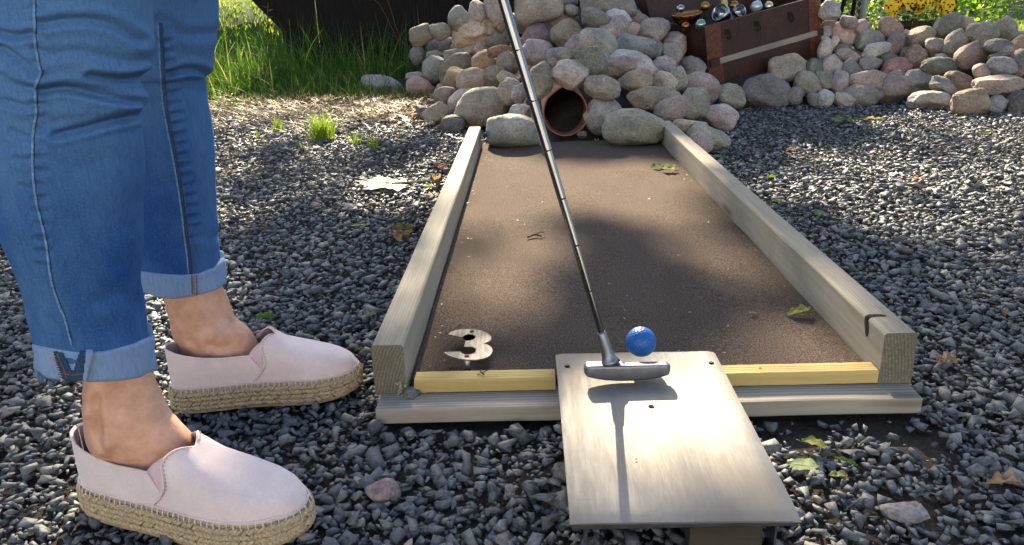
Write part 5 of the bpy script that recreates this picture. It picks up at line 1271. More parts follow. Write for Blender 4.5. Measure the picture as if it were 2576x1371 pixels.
# crumbs of leaf and grit on the felt
n = 150; x = rng.uniform(XLI+.01, XRI-.01, n); y = rng.uniform(1.06, 2.8, n); x[:60] = np.where(rng.random(60) < .5, XLI+.012+rng.exponential(.012, 60), XRI-.012-rng.exponential(.012, 60))
s = rng.uniform(.0012, .0042, n); az = rng.uniform(0, 2*PI, n); q = np.array([[-1, 0], [0, .5], [1, .1], [.1, -.5]]); Vx = np.zeros((n, 4, 3))
for k in range(4):
    Vx[:, k, 0] = x+s*(q[k, 0]*np.cos(az)-q[k, 1]*np.sin(az)); Vx[:, k, 1] = y+s*(q[k, 0]*np.sin(az)+q[k, 1]*np.cos(az)); Vx[:, k, 2] = ZC+.0028+s*rng.uniform(0, .6, n)
tag(mesh_np('leaf_crumbs', Vx.reshape(-1, 3), np.arange(n*4), np.full(n, 4), M['straw'], tint=rng.random(n).repeat(4)), 'tiny crumbs of leaf and straw strewn on the felt', kind='stuff')
# ================================================================== the player: bare ankles, rolled jeans, espadrilles
YA, YB = .775, 1.055                      # near and far leg
person = empty('person', (-.46, .92, 0), 'person in rolled up blue jeans and pink espadrilles standing left of the lane', 'person')
def edges(rows, y):
    a = np.array(rows, float); return np.interp(y, a[:, 0], a[:, 1]), np.interp(y, a[:, 0], a[:, 2])
def smooth_rows(rows, n):
    P_ = spline([Vector(r) for r in rows], 8); a = np.array([p[:] for p in P_]); ys = np.linspace(rows[0][0], rows[-1][0], n)
    return [(y, np.interp(y, a[:, 0], a[:, 1]), np.interp(y, a[:, 0], a[:, 2])) for y in ys]
def seg_dist(px, py, line):
    best = np.full(px.shape, 1e9); P_ = np.stack([px, py], -1)
    L_ = np.array([p[:2] for p in spline([Vector((x, y, 0)) for x, y in line], 6)])
    for a, b in zip(L_[:-1], L_[1:]):
        d = b-a; t = np.clip(((P_-a)@d)/(d@d), 0, 1); best = np.minimum(best, np.linalg.norm(P_-(a+t[..., None]*d), axis=-1))
    return best
def leg_loft(rows, Yc, ratio, ns, creases=(), bumps=(), wr=.0, seed=0, turn=((0, 1), (1, 1))):
    rings = []; nr = []
    for y, xl, xr in rows:
        # the section turns its broad side to the sight line, so that the seen width is the limb's own width
        c = V((xl+xr)/2, y, Yc); tw = float(np.interp(y, turn[0], turn[1])); e2 = Vector((c.x, c.y, 0)).normalized().lerp(Vector((0, 1, 0)), 1-tw).normalized(); e1 = Vector((e2.y, -e2.x, 0))
        xa, _, _ = PX(c-e1*.05); xb, _, _ = PX(c+e1*.05); ra = (xr-xl)/2/((xb-xa)/.1)*1.0; rb = min(ra*ratio[0], ratio[1])
        if tw < 1: ra *= .94+.06*tw; c = c-e1*ra*.05*(1-tw)
        ring = [c+e1*(ra*math.cos(2*PI*k/ns))+e2*(rb*math.sin(2*PI*k/ns)) for k in range(ns)]
        rings.append(ring); nr.append([(e1*(math.cos(2*PI*k/ns)/max(ra, .01))+e2*(math.sin(2*PI*k/ns)/max(rb, .01))).normalized() for k in range(ns)])
    P_ = np.array([[p[:] for p in r] for r in rings]); Nn = np.array([[p[:] for p in r] for r in nr])
    px, py, _ = PXn(P_.reshape(-1, 3)); px = px.reshape(P_.shape[:2]); py = py.reshape(P_.shape[:2])
    facing = np.clip(.75-Nn[..., 1]*1.2, 0, 1)
    disp = np.zeros(P_.shape[:2])
    for line, A, w in creases:
        d = seg_dist(px, py, line); disp += facing*(-A*np.exp(-(d/w)**2)+.55*A*np.exp(-((d-2.1*w)/(1.2*w))**2))
    for (bx_, by_), A, w in bumps:
        d = np.hypot(px-bx_, py-by_); disp += facing*A*np.exp(-(d/w)**2)
    if wr:
        disp += np.array([[wr*(mn.noise(Vector((p[0]*16, p[1]*16, p[2]*34+seed)))+.5*mn.noise(Vector((p[0]*38, p[1]*38, p[2]*60+seed)))) for p in r] for r in P_])
    P_ = P_+Nn*disp[..., None]
    return [[Vector(p) for p in r] for r in P_]
# ---- body: one continuous surface from the feet up to the hips
nearF = smooth_rows([(700, 110, 345), (860, 190, 350), (930, 209, 383), (964, 207, 391), (990, 208, 404), (1044, 215, 433), (1078, 217, 464), (1107, 224, 494), (1140, 240, 514), (1180, 262, 530), (1230, 285, 555), (1275, 300, 600)], 70)
farF = smooth_rows([(560, 385, 500), (680, 405, 540), (730, 412, 560), (759, 416, 574), (790, 426, 587), (812, 429, 602), (835, 434, 636), (860, 444, 655), (890, 458, 672), (925, 475, 690), (960, 490, 730)], 60)
bm = bmesh.new()
R1 = leg_loft(nearF, YA, (.84, .036), 56, [([(243, 1000), (246, 1060), (262, 1120)], .005, 9), ([(300, 1165), (350, 1160), (400, 1130)], .0010, 5), ([(262, 1150), (300, 1172), (350, 1170)], .0022, 9), ([(400, 1060), (440, 1075)], .0008, 4)],
              [((272, 1112), .009, 24), ((225, 1040), .004, 14), ((330, 1120), .0018, 30)], .0007, 0, ((960, 1060), (1, 0)))
R2 = leg_loft(farF, YB, (.84, .036), 56, [([(470, 800), (478, 850), (500, 880)], .003, 8), ([(520, 868), (560, 876), (600, 862)], .0018, 7)], [((538, 838), .009, 18), ((566, 815), .004, 10), ((600, 840), .0025, 16)], .0007, 0, ((770, 820), (1, 0)))
for R_, Yc, top in ((R1, YA, [(640, 178), (500, 180), (330, 172), (150, 185), (0, 180), (-250, 175), (-560, 170)]), (R2, YB, [(480, 432), (330, 415), (180, 400), (0, 400), (-250, 398), (-520, 405)])):
    up_ = []
    for y_, x_ in top[::-1]:
        p = V(x_, y_, Yc); r_ = .032+.02*max(0, (p.z-.5)/.3); sh = (.92-Yc)*max(0, p.z-.6)*.8
        up_.append([Vector((p.x+r_*math.cos(2*PI*k/56), Yc+sh+r_*math.sin(2*PI*k/56), p.z)) for k in range(56)])
    add_loft(bm, up_+R_, True, True, True)
hip = [[Vector((-.455+ax_*math.cos(2*PI*k/40), .92+ay_*math.sin(2*PI*k/40), z_)) for k in range(40)] for z_, ax_, ay_ in ((1.0, .08, .13), (.95, .09, .16), (.86, .095, .18), (.80, .08, .17), (.77, .05, .12))]
add_loft(bm, hip, True, True, True); bmesh.ops.recalc_face_normals(bm, faces=bm.faces)
body = local(from_bm('body', bm, M['skin'], person, True))
rm = body.modifiers.new('r', 'REMESH'); rm.mode = 'VOXEL'; rm.voxel_size = .0026; rm.use_smooth_shade = True
sm_ = body.modifiers.new('s', 'SMOOTH'); sm_.iterations = 2; sm_.factor = .5
# ---- jeans
nearJ = [(-800, -110, 440), (-500, -80, 425), (-250, -60, 405), (-60, -45, 397), (0, -40, 396), (60, -36, 397), (110, -34, 397), (155, -34, 394), (180, -33, 387), (192, -32, 376), (204, -31, 365), (216, -30, 360), (228, -30, 364), (242, -28, 375),
         (256, -27, 381), (270, -26, 379), (282, -25, 368), (292, -24, 362), (320, -20, 364), (370, -16, 370), (430, -12, 371), (500, -6, 369), (560, 3, 368), (620, 25, 367), (700, 52, 360), (760, 68, 365), (820, 84, 371), (860, 92, 377), (902, 99, 381)]
farJ = [(-800, 210, 610), (-400, 225, 585), (-100, 240, 556), (0, 243, 554), (67, 246, 554), (110, 250, 547), (140, 254, 540), (170, 258, 538), (190, 262, 535), (198, 264, 524), (206, 266, 519), (230, 270, 521), (260, 276, 527), (291, 282, 534), (330, 290, 539),
        (364, 296, 543), (430, 308, 545), (503, 320, 547), (560, 330, 550), (615, 340, 553), (660, 345, 556), (706, 350, 560)]
crN = [([(105, 62), (170, 50), (270, 57), (355, 102)], .0045, 11), ([(106, 229), (168, 221), (252, 240), (313, 252), (358, 258)], .0062, 9), ([(392, 184), (341, 196), (302, 199), (225, 190)], .0060, 8), ([(140, 340), (224, 320), (291, 302), (366, 288)], .0058, 9),
       ([(-10, 80), (40, 92), (84, 80)], .0045, 9), ([(0, 118), (45, 150), (88, 182)], .005, 9), ([(0, 190), (40, 215), (84, 222)], .0035, 9), ([(15, 255), (55, 268), (90, 268)], .0035, 8), ([(110, 140), (200, 130), (300, 150), (385, 150)], .0022, 12),
       ([(30, 330), (60, 345), (84, 345)], .003, 8), ([(40, 400), (62, 405), (84, 400)], .0025, 8), ([(50, 470), (70, 476), (92, 468)], .0025, 8), ([(200, 420), (280, 400), (360, 420)], .0012, 22), ([(240, 760), (300, 740), (365, 770)], .0018, 18), ([(120, 800), (150, 830), (180, 860)], .002, 9)]
crF = [([(425, 187), (455, 176), (481, 173), (512, 182), (536, 196)], .006, 8), ([(405, 50), (470, 85), (556, 80)], .003, 12), ([(440, 235), (470, 225), (500, 232)], .0015, 12), ([(480, 560), (520, 600), (552, 590)], .002, 12)]
crF += [([(402+ (i*26)*.145, 80+i*26), (424+(i*26)*.145, 76+i*26)], .0024, 6) for i in range(21)]
crN += [([(78+ (i*34)*.03, 20+i*34), (98+(i*34)*.03, 24+i*34)], .0022, 7) for i in range(20)]
bm = bmesh.new(); NS = 110
A1 = leg_loft(smooth_rows(nearJ[2:], 250), YA, (.92, .098), NS, crN, (), .0016, 3)
A2 = leg_loft(smooth_rows(farJ[2:], 220), YB, (.92, .098), NS, crF, [((505, 130), .004, 40)], .0014, 9)
add_loft(bm, A1); add_loft(bm, A2)
for R_, yc in ((A1, YA), (A2, YB)):
    top = R_[0]; c0 = sum(top, Vector())/NS; rr_ = []
    for k_, z_ in enumerate((c0.z+.06, .80, .90)):
        cc = Vector((c0.x+(-.455-c0.x)*(k_+1)/3, yc+(.92-yc)*(k_+1)/3*.6, z_)); s_ = 1+.05*k_
        rr_.append([cc+(p-c0)*s_*Vector((1, 1, 0)) if False else cc+Vector(((p-c0).x*s_, (p-c0).y*s_, 0)) for p in top])
    add_loft(bm, [rr_[2], rr_[1], rr_[0], top])
hipj = [[Vector((-.455+ax_*math.cos(2*PI*k/60), .92+ay_*math.sin(2*PI*k/60), z_)) for k in range(60)] for z_, ax_, ay_ in ((1.03, .105, .165), (.96, .12, .195), (.88, .135, .215), (.80, .13, .20), (.76, .09, .15))]
add_loft(bm, hipj, True, True, True)
jeans = local(from_bm('jeans', bm, M['denim'], person, True))
jeans.modifiers.new('sub', 'SUBSURF').render_levels = 1; jeans.modifiers['sub'].levels = 1
bvh_bm = bmesh.new(); add_loft(bvh_bm, A1); add_loft(bvh_bm, A2); bvh = BVHTree.FromBMesh(bvh_bm); bvh_bm.free()
def stick(line, bv, off=.0008, n=8):
    out = []
    for p in spline([Vector((x, y, 0)) for x, y in line], n):
        d = ray(p.x, p.y).normalized(); h, nn, _, _ = bv.ray_cast(CAM, d, 3.)
        if h is not None: out.append(h+nn*(off if nn.dot(d) < 0 else -off))
    return out
def cord(name, line, bv, rad, mat, parent, off=.0008, n=8):
    P_ = stick(line, bv, off, n)
    if len(P_) < 3: return None
    bm = bmesh.new(); add_tube(bm, P_, rad, 7); return local(from_bm(name, bm, mat, parent, True))
sN = [(86, -20), (87, 60), (89, 110), (98, 165), (103, 186), (90, 215), (89, 245), (92, 280), (84, 330), (82, 390), (84, 450), (92, 510), (104, 560), (116, 610), (128, 700), (146, 760), (162, 800), (176, 850), (180, 868)]
cord('seam', sN, bvh, .0013, M['seam'], jeans, .0004)
cord('seam', [(x+3.2, y) for x, y in sN], bvh, .0008, M['darkdenim'], jeans, .0008)
sF = [(397, 60), (401, 120), (405, 200), (411, 268), (420, 320), (430, 370), (440, 425), (449, 480), (457, 535), (463, 590), (470, 640), (474, 690)]
cord('seam', sF, bvh, .0012, M['seam'], jeans, .0006)
cord('seam', [(x+7, y) for x, y in sF], bvh, .0026, M['darkdenim'], jeans, -.0014)
bm = bmesh.new()
for dx in (12,):
    L_ = [(x+dx, y) for x, y in sF]; P_ = stick(L_, bvh, .0005, 16)
    for i in range(0, len(P_)-1, 2): add_tube(bm, [P_[i], P_[i+1]], .0007, 5)
local(from_bm('stitching', bm, M['thread'], jeans))
# ---- turned up cuffs, lighter inside of the cloth
def cuff(R_, top_pts, bot_pts, Yc, label, seed):
    ns = 120
    def curve_y(pts, x): a = np.array(pts); return np.interp(x, a[:, 0], a[:, 1])
    xl, xr = min(p[0] for p in bot_pts), max(p[0] for p in bot_pts)
    def ringat(f, grow):
        # blend between the top and bottom edge lines; ellipse in plan, edges sag as in cloth
        ring = []
        for k in range(ns):
            t = 2*PI*k/ns; s_ = .5+.5*math.cos(t)
            xt0, xt1 = top_pts[0][0], top_pts[-1][0]; xb0, xb1 = bot_pts[0][0], bot_pts[-1][0]
            x0 = xt0+(xb0-xt0)*f; x1 = xt1+(xb1-xt1)*f; x = x0+(x1-x0)*s_
            yt, yb = curve_y(top_pts, xt0+(xt1-xt0)*s_), curve_y(bot_pts, xb0+(xb1-xb0)*s_); y = yt+(yb-yt)*f
            # front half follows the seen edge; the far half hangs level with the sides
            if math.sin(t) > 0:
                ye = (1-s_)*(curve_y(top_pts, xt0)*(1-f)+curve_y(bot_pts, xb0)*f)+s_*(curve_y(top_pts, xt1)*(1-f)+curve_y(bot_pts, xb1)*f); y = ye*.9+y*.1
            c = V((x0+x1)/2, y, Yc); e2 = Vector((c.x, c.y, 0)).normalized(); e1 = Vector((e2.y, -e2.x, 0)); xa, _, _ = PX(c-e1*.05); xb2, _, _ = PX(c+e1*.05); ra = (x1-x0)/2/((xb2-xa)/.1)*.985+grow; rb = ra*.92
            w_ = .0012*mn.noise(Vector((math.cos(t)*2.5, math.sin(t)*2.5, f*1.6+seed)))*2
            q = c+e1*((ra+w_)*math.cos(t))+e2*((rb+w_)*math.sin(t)); pxq, _, _ = PX(q); q.z = V(pxq, y, q.y).z if math.sin(t) <= 0 else V(x, y, c.y).z
            ring.append(q)
        return ring
    prof = [(.03, -.006), (-.015, -.002), (.02, .0008), (.12, .0014), (.3, .001), (.5, .0012), (.7, .0016), (.9, .002), (.985, .001), (1.0, -.0015), (.97, -.005), (.6, -.006)]
    bm = bmesh.new(); add_loft(bm, [ringat(f, g) for f, g in prof]); bmesh.ops.recalc_face_normals(bm, faces=bm.faces)
    o = local(from_bm('cuff', bm, M['cuff'], jeans, True)); o['label'] = label
    b2 = bmesh.new(); b2.from_mesh(o.data); bv = BVHTree.FromBMesh(b2); b2.free(); return o, bv
c1, bv1 = cuff(A1, [(92, 864), (140, 876), (200, 885), (262, 884), (330, 866), (388, 843)], [(104, 930), (135, 950), (170, 957), (222, 961), (292, 959), (350, 950), (392, 930)], YA, 'turned up cuff of the front leg with a folded dark patch', 1)
c2, bv2 = cuff(A2, [(345, 680), (400, 688), (460, 692), (500, 688), (540, 672), (566, 648)], [(350, 730), (400, 748), (440, 752), (490, 744), (535, 732), (571, 710)], YB, 'turned up cuff of the back leg with a stitched seam', 2)
def patch(name, poly, bv, mat, parent, off=.0012, th=.0012):
    # a small piece of cloth lying on the surface
    xs = [p[0] for p in poly]; ys_ = [p[1] for p in poly]; bm = bmesh.new(); st = 3.; grid = {}
    P2 = np.array(poly, float); Q2 = np.roll(P2, -1, 0)
    def inside(x, y):
        c = ((P2[:, 1] > y) != (Q2[:, 1] > y)) & (x < (Q2[:, 0]-P2[:, 0])*(y-P2[:, 1])/(Q2[:, 1]-P2[:, 1]+1e-9)+P2[:, 0]); return c.sum() % 2 == 1
    for i, x in enumerate(np.arange(min(xs), max(xs)+st, st)):
        for j, y in enumerate(np.arange(min(ys_), max(ys_)+st, st)):
            d = ray(x, y).normalized(); h, nn, _, _ = bv.ray_cast(CAM, d, 3.)
            if h is not None and inside(x, y): grid[i, j] = bm.verts.new(h+nn*(off if nn.dot(d) < 0 else -off))
    for (i, j) in list(grid):
        k = [(i, j), (i+1, j), (i+1, j+1), (i, j+1)]
        if all(q in grid for q in k): bm.faces.new([grid[q] for q in k])
    bmesh.ops.recalc_face_normals(bm, faces=bm.faces)
    o = local(from_bm(name, bm, mat, parent, True)); m_ = o.modifiers.new('s', 'SOLIDIFY'); m_.thickness = th; m_.offset = 0; return o
patch('folded_patch', [(134, 882), (160, 884), (184, 932), (200, 880), (222, 880), (212, 955), (168, 957), (150, 950)], bv1, M['darkdenim'], jeans)
def zigzag(line, wd, bv, mat, parent, nz=16):
    P_ = spline([Vector((x, y, 0)) for x, y in line], nz//(len(line)-1)+1); pts = []
    for i, p in enumerate(P_): pts.append((p.x+(wd if i % 2 else -wd), p.y))
    out = []
    for x, y in pts:
        d = ray(x, y).normalized(); h, nn, _, _ = bv.ray_cast(CAM, d, 3.)
        if h is not None: out.append(h+nn*(.0022 if nn.dot(d) < 0 else -.0022))
    bm = bmesh.new(); add_tube(bm, out, .0008, 5); local(from_bm('frayed_stitching', bm, mat, parent))
zigzag([(134, 884), (146, 920), (158, 955)], 3, bv1, M['stitch'], jeans, 20); zigzag([(236, 880), (224, 920), (214, 958)], 5, bv1, M['stitch'], jeans, 22)
patch('folded_patch', [(216, 880), (238, 879), (226, 925), (220, 958), (207, 957), (212, 920)], bv1, M['cuff'], jeans, .0022)
cord('stitching', [(160, 938), (185, 941), (206, 938)], bv1, .0006, M['thread'], jeans, .0026)
cord('stitching', [(147, 888), (160, 920), (170, 950)], bv1, .0006, M['thread'], jeans, .0022)
for x in (482, 493):
    cord('stitching', [(x, 692), (x+1, 715), (x+2, 740)], bv2, .0009, M['thread'], jeans, .0008)
patch('cuff_seam', [(484, 692), (497, 691), (499, 738), (487, 742)], bv2, M['seam'], jeans, .0006, .001)

# ---- espadrilles
WU = ([0, .012, .03, .07, .13, .25, .40, .52, .64, .75, .84, .91, .96, .985, 1.0], [0, .012, .0185, .0262, .0305, .033, .034, .0375, .0425, .0445, .0415, .0335, .0225, .0135, 0.])
HU = ([0, .3, .46, .56, .59, .62, .7, .8, .9, .96, .985, 1.0], [.088, .088, .082, .066, .060, .054, .046, .037, .029, .021, .013, 0.004])
TMX = ([0, .04, .10, .2, .3, .44, .475, .50, .525, .548, .57], [.47, .44, .39, .335, .31, .33, .42, .56, .74, .89, 1.0])
def espadrille(hp, tp, label, seed, roll=0., near=-1):
    d = (tp-hp); Lg = d.length; ux = d.normalized(); uy = Vector((-ux.y, ux.x, 0)).normalized(); uz = ux.cross(uy)
    z0 = .003; ST = .034
    root = None
    bend = lambda u: .006*math.sin(PI*u)*(near)
    def loc(u, y, z): return hp+ux*(u*Lg)+uy*(y+bend(u))+uz*z
    def S(u, side, t):
        th = t*PI/2; w = interp(u, *WU)*Lg/.285; h = interp(u, *HU)
        y = w*max(0, math.cos(th))**.62; z = h*math.sin(th)**.92
        bul = .0012*math.sin(PI*min(1, t*1.2))
        return loc(u, side*(y+bul*(1-t)), z0+ST+z-.002)
    us = np.concatenate([np.linspace(0, .06, 12)**1.0, np.linspace(.07, .40, 24), np.linspace(.405, .59, 36), np.linspace(.60, .92, 26), np.linspace(.93, 1., 14)])
    nt = 22; bm = bmesh.new()
    for side in (1, -1):
        g = []
        for u in us:
            tm = min(1., interp(u, *TMX)) if u < .57 else 1.
            row = []
            for j in range(nt+1):
                p = S(u, side, tm*j/nt); nz_ = mn.noise(p*45+Vector((seed, 0, 0)))*.0007+mn.noise(p*16+Vector((seed, 3, 0)))*.0012
                fd = math.cos(tm*j/nt*PI/2)*min(1, u*12, (1-u)*12); row.append(bm.verts.new(p+uy*side*nz_*fd+uz*nz_*.6*fd))
            g.append(row)
        for i in range(len(us)-1):
            for j in range(nt):
                q = (g[i][j], g[i+1][j], g[i+1][j+1], g[i][j+1]); bm.faces.new(q if side < 0 else q[::-1])
    bmesh.ops.remove_doubles(bm, verts=bm.verts, dist=.0011)
    bmesh.ops.recalc_face_normals(bm, faces=bm.faces)
    up_ = local(from_bm('espadrille', bm, M['suede'], person, True)); up_['label'] = label; root = up_; sd = up_.modifiers.new('s', 'SOLIDIFY'); sd.thickness = .0024; sd.offset = -1; up_.data.materials.append(M['lining']); sd.material_offset = 1; sd.material_offset_rim = 0
    ss = up_.modifiers.new('u', 'SUBSURF'); ss.levels = ss.render_levels = 1
    # seam of the vamp on both sides, collar edge, elastic gore
    cur = [(.569, .96), (.549, .86), (.523, .68), (.505, .5), (.513, .36), (.513, .24), (.485, .12), (.445, .03)]
    for side in (1, -1):
        P_ = [S(u, side, t)+(uy*side*math.cos(t*1.57)+uz*math.sin(t*1.57))*(.0012-.0008*t) for u, t in [(p.x, p.y) for p in spline([Vector((u, t, 0)) for u, t in cur], 6)]]
        bm = bmesh.new(); add_tube(bm, P_, .0011, 6); local(from_bm('vamp_seam', bm, M['suede'], up_, True))
        bm = bmesh.new(); Q_ = [p+ux*.003 for p in P_]
        for i in range(0, len(Q_)-1, 2): add_tube(bm, [Q_[i]+uz*.0003, Q_[i+1]+uz*.0003], .0005, 4)
        local(from_bm('stitching', bm, M['stitch'], up_))
        C_ = [S(u, side, interp(u, *TMX))+(uy*side*.4+uz)*.0004 for u in np.linspace(0.001, .445, 40)]
        bm = bmesh.new(); add_tube(bm, C_, .0015, 7); local(from_bm('collar_binding', bm, M['suede'], up_, True))
        # gore: from the collar end to the vamp edge, narrowing towards the sole
        bm = bmesh.new(); g = []
        for i in range(9):
            f = i/8; row = []
            ua = .437+(.503-.437)*f; ta = .34+(.16-.34)*f; ub = .508+(.509-.508)*f; tb = .60+(.20-.60)*f
            for j in range(6):
                u = ua+(ub-ua)*j/5; t = ta+(tb-ta)*j/5; row.append(bm.verts.new(S(u, side, t)+(uy*side*math.cos(t*1.57)+uz*math.sin(t*1.57))*.0007))
            g.append(row)
        for i in range(8):
            for j in range(5): bm.faces.new((g[i][j], g[i+1][j], g[i+1][j+1], g[i][j+1]))
        bmesh.ops.recalc_face_normals(bm, faces=bm.faces)
        go = local(from_bm('elastic_gore', bm, M['gusset'], up_, True)); q = go.modifiers.new('s', 'SOLIDIFY'); q.thickness = .0006; q.offset = 1
    # outline of the sole
    def outline(off, n=260):
        pts = []
        for side in (1, -1):
            uu = np.sin(np.linspace(-PI/2, PI/2, n//2))*.5+.5
            for u in (uu if side > 0 else uu[::-1]): pts.append(loc(u, side*interp(u, *WU)*Lg/.285, 0))
        P_ = [pts[0]]
        for p in pts[1:]:
            if (p-P_[-1]).length > 1e-4: P_.append(p)
        if (P_[0]-P_[-1]).length < 1e-4: P_.pop()
        # resample evenly
        cum = [0]
        for i in range(len(P_)): cum.append(cum[-1]+(P_[(i+1) % len(P_)]-P_[i]).length)
        tot = cum[-1]; res = []
        for k in range(n):
            s_ = tot*k/n; i = np.searchsorted(cum, s_, side='right')-1; i = min(i, len(P_)-1); f = (s_-cum[i])/max(1e-9, cum[i+1]-cum[i]); res.append(P_[i].lerp(P_[(i+1) % len(P_)], f))
        cen = sum(res, Vector())/n; out = []
        for k in range(n):
            tgt = (res[(k+2) % n]-res[k-2]).normalized(); nn = Vector((tgt.y, -tgt.x, 0))
            if nn.dot(res[k]-cen) < 0 and abs((res[k]-hp).dot(ux)/Lg-.5) > .3: nn = nn
            out.append((res[k]+nn*off, tgt, nn))
        return out, tot
    o0, tot = outline(.0)
    sgn = 1 if sum((p-hp-ux*Lg*.5).dot(nn) for p, _, nn in o0) > 0 else -1
    def spring(p):                                    # the toe lifts a little
        u = (p-hp).dot(ux)/Lg; return .010*max(0, (u-.7)/.3)**2
    bm = bmesh.new()
    rings = [[p+nn*sgn*g+uz*(z+spring(p)*(1-0*z)) for p, _, nn in o0] for g, z in ((.0015, 0), (.0035, .0008), (.0035, .0045), (.001, .005))]
    add_loft(bm, rings, True, True, True); bmesh.ops.recalc_face_normals(bm, faces=bm.faces); local(from_bm('rubber_outsole', bm, M['rubber'], root))
    bm = bmesh.new(); rings = [[p+nn*sgn*g+uz*(z+spring(p)*(1-z/.045)) for p, _, nn in o0] for g, z in ((.0005, .0048), (.0015, .012), (.0010, .020), (.0015, .028), (-.0005, .0355), (-.006, .0365))]
    add_loft(bm, rings, True, True, True); bmesh.ops.recalc_face_normals(bm, faces=bm.faces)
    core = local(from_bm('jute_sole', bm, M['jute'], root, True))
    bm = bmesh.new(); rows = [(.0085, 1, .0042), (.0150, -1, .0042), (.0222, 1, .0042), (.0290, -1, .0042)]
    for z, sg, rad in rows:
        n_ = int(tot/.0052)
        for k in range(n_):
            i = int(len(o0)*(k+.5*(sg > 0)+random.uniform(-.1, .1))/n_) % len(o0); p, tgt, nn = o0[i]
            c = p+nn*sgn*.0022+uz*(z+spring(p)*(1-z/.045)); dv = (tgt*.0054*random.uniform(.85, 1.15)+uz*(.0036*sg*random.uniform(.7, 1.3))); bow = nn*sgn*random.uniform(.0012, .0024)
            r_ = rad*random.uniform(.52, .68)
            add_tube(bm, [c-dv*.95-nn*sgn*.0012, c-dv*.5+bow*.7, c+bow, c+dv*.5+bow*.7, c+dv*.95-nn*sgn*.0012], [r_*.35, r_*.9, r_, r_*.9, r_*.35], 6)
    local(from_bm('braid', bm, M['jute'], root, True))
    # blanket stitches where upper and rope meet
    bm = bmesh.new(); n_ = int(tot/.0075); lo_ = []
    for k in range(n_):
        p, tgt, nn = o0[int(len(o0)*k/n_)]; a = p+nn*sgn*.0030+uz*(.0305+spring(p)*.25); b = p+nn*sgn*.0012+uz*(.0395+spring(p)*.2)
        add_tube(bm, [a, (a+b)/2+nn*sgn*.0012, b], .0006, 5); lo_.append(b)
    add_tube(bm, lo_+[lo_[0]], .0009, 6, False)
    local(from_bm('welt_stitching', bm, M['suede'], root))
    return root
hp1, tp1 = W(226, 1215, .03), W(772, 1296, .035); hp1.z = tp1.z = .010
hp2, tp2 = W(436, 992, .03), W(904, 936, .035); hp2.z = tp2.z = .010
for hp_, tp_, lb, sd, nr in ((hp1, tp1, 'pink suede espadrille of the front foot', 1, -1), (hp2, tp2, 'pink suede espadrille of the back foot', 7, 1)):
    espadrille(hp_, tp_, lb, sd, near=nr)

# ================================================================== the tree whose crown dapples the light
LIT = [(0, [(440, -40), (720, -40), (705, 90), (690, 200), (640, 255), (440, 262)], .06), (0, [(440, 255), (1060, 258), (1130, 330), (1120, 352), (1060, 348), (440, 352)], .03),
       (0, [(540, 345), (1150, 348), (1100, 560), (560, 540)], .40), (0, [(-80, 560), (95, 600), (95, 740), (-80, 780)], .3),
       (.05, [(1200, 395), (1672, 388), (1765, 440), (1790, 540), (1700, 560), (1400, 530), (1180, 555), (1100, 580)], .0), (.1, [(1160, 345), (1215, 345), (1140, 580), (1030, 850), (930, 850), (1060, 560)], .10),
       (.05, [(1500, 575), (1800, 548), (1960, 650), (2060, 740), (1900, 735), (1700, 650)], .35), (.05, [(1130, 640), (1400, 600), (1500, 640), (1350, 700), (1110, 740)], .55),
       (.05, [(1850, 790), (2090, 770), (2230, 900), (2230, 945), (1850, 935)], .30), (.07, [(1395, 875), (1800, 875), (1935, 1110), (1880, 1190), (1700, 1260), (1440, 1290), (1420, 1100)], .72), (.07, [(1600, 935), (1860, 930), (1910, 1110), (1740, 1180), (1600, 1090)], .0), (.02, [(860, 425), (1110, 415), (1120, 505), (880, 515)], .0), (.03, [(730, 270), (900, 270), (900, 365), (730, 365)], .0), (.07, [(1470, 935), (1720, 935), (1640, 1030), (1480, 1040)], .25), (.07, [(1450, 1000), (1650, 1000), (1630, 1290), (1445, 1295)], .16),
       (.04, [(1000, 925), (1400, 925), (1400, 1030), (1180, 1037), (1140, 1000)], .15), (.04, [(1830, 915), (2200, 915), (2160, 1012), (1870, 1012)], .15), (.1, [(1680, 318), (1725, 318), (2320, 815), (2240, 860), (1960, 560)], .25),
       (0, [(1850, 452), (1990, 440), (2020, 372), (2258, 366), (2130, 272), (2660, 292), (2660, 600), (2300, 640), (2050, 520), (1960, 530)], .05), (0, [(2300, 620), (2660, 580), (2660, 760), (2400, 760)], .45),
       (0, [(2330, 880), (2660, 850), (2660, 1150), (2400, 1120)], .6), (0, [(1930, 1150), (2100, 1145), (2660, 1180), (2660, 1420), (1930, 1420)], .22), (.06, [(640, 1180), (730, 1200), (720, 1250), (650, 1240)], .2),
       (0, [(1250, 1180), (1420, 1150), (1420, 1371), (1100, 1371)], .75), (0, [(640, 1130), (760, 1110), (740, 1180), (660, 1200)], .35), (0, [(-80, 1200), (160, 1260), (120, 1371), (-80, 1371)], .5),
       (.3, [(1080, 80), (1335, 90), (1335, 335), (1080, 335)], .12), (.33, [(2060, -20), (2600, -20), (2600, 140), (2100, 160)], .3), (.6, [(430, -60), (720, -60), (705, 95), (430, 95)], .1), (.3, [(430, -20), (700, -20), (690, 170), (430, 200)], .25)]
def inpoly(px, py, poly):
    P2 = np.array(poly, float); Q2 = np.roll(P2, -1, 0); c = np.zeros(px.shape, int)
    for a, b in zip(P2, Q2): c += ((a[1] > py) != (b[1] > py)) & (px < (b[0]-a[0])*(py-a[1])/(b[1]-a[1]+1e-9)+a[0])
    return c % 2 == 1
n = 56000
gx_ = rng.uniform(-4.5, 5.5, n); gy_ = rng.uniform(-1.2, 7.5, n); keep = np.ones(n)
jit = rng.normal(0, 7, (n, 2))
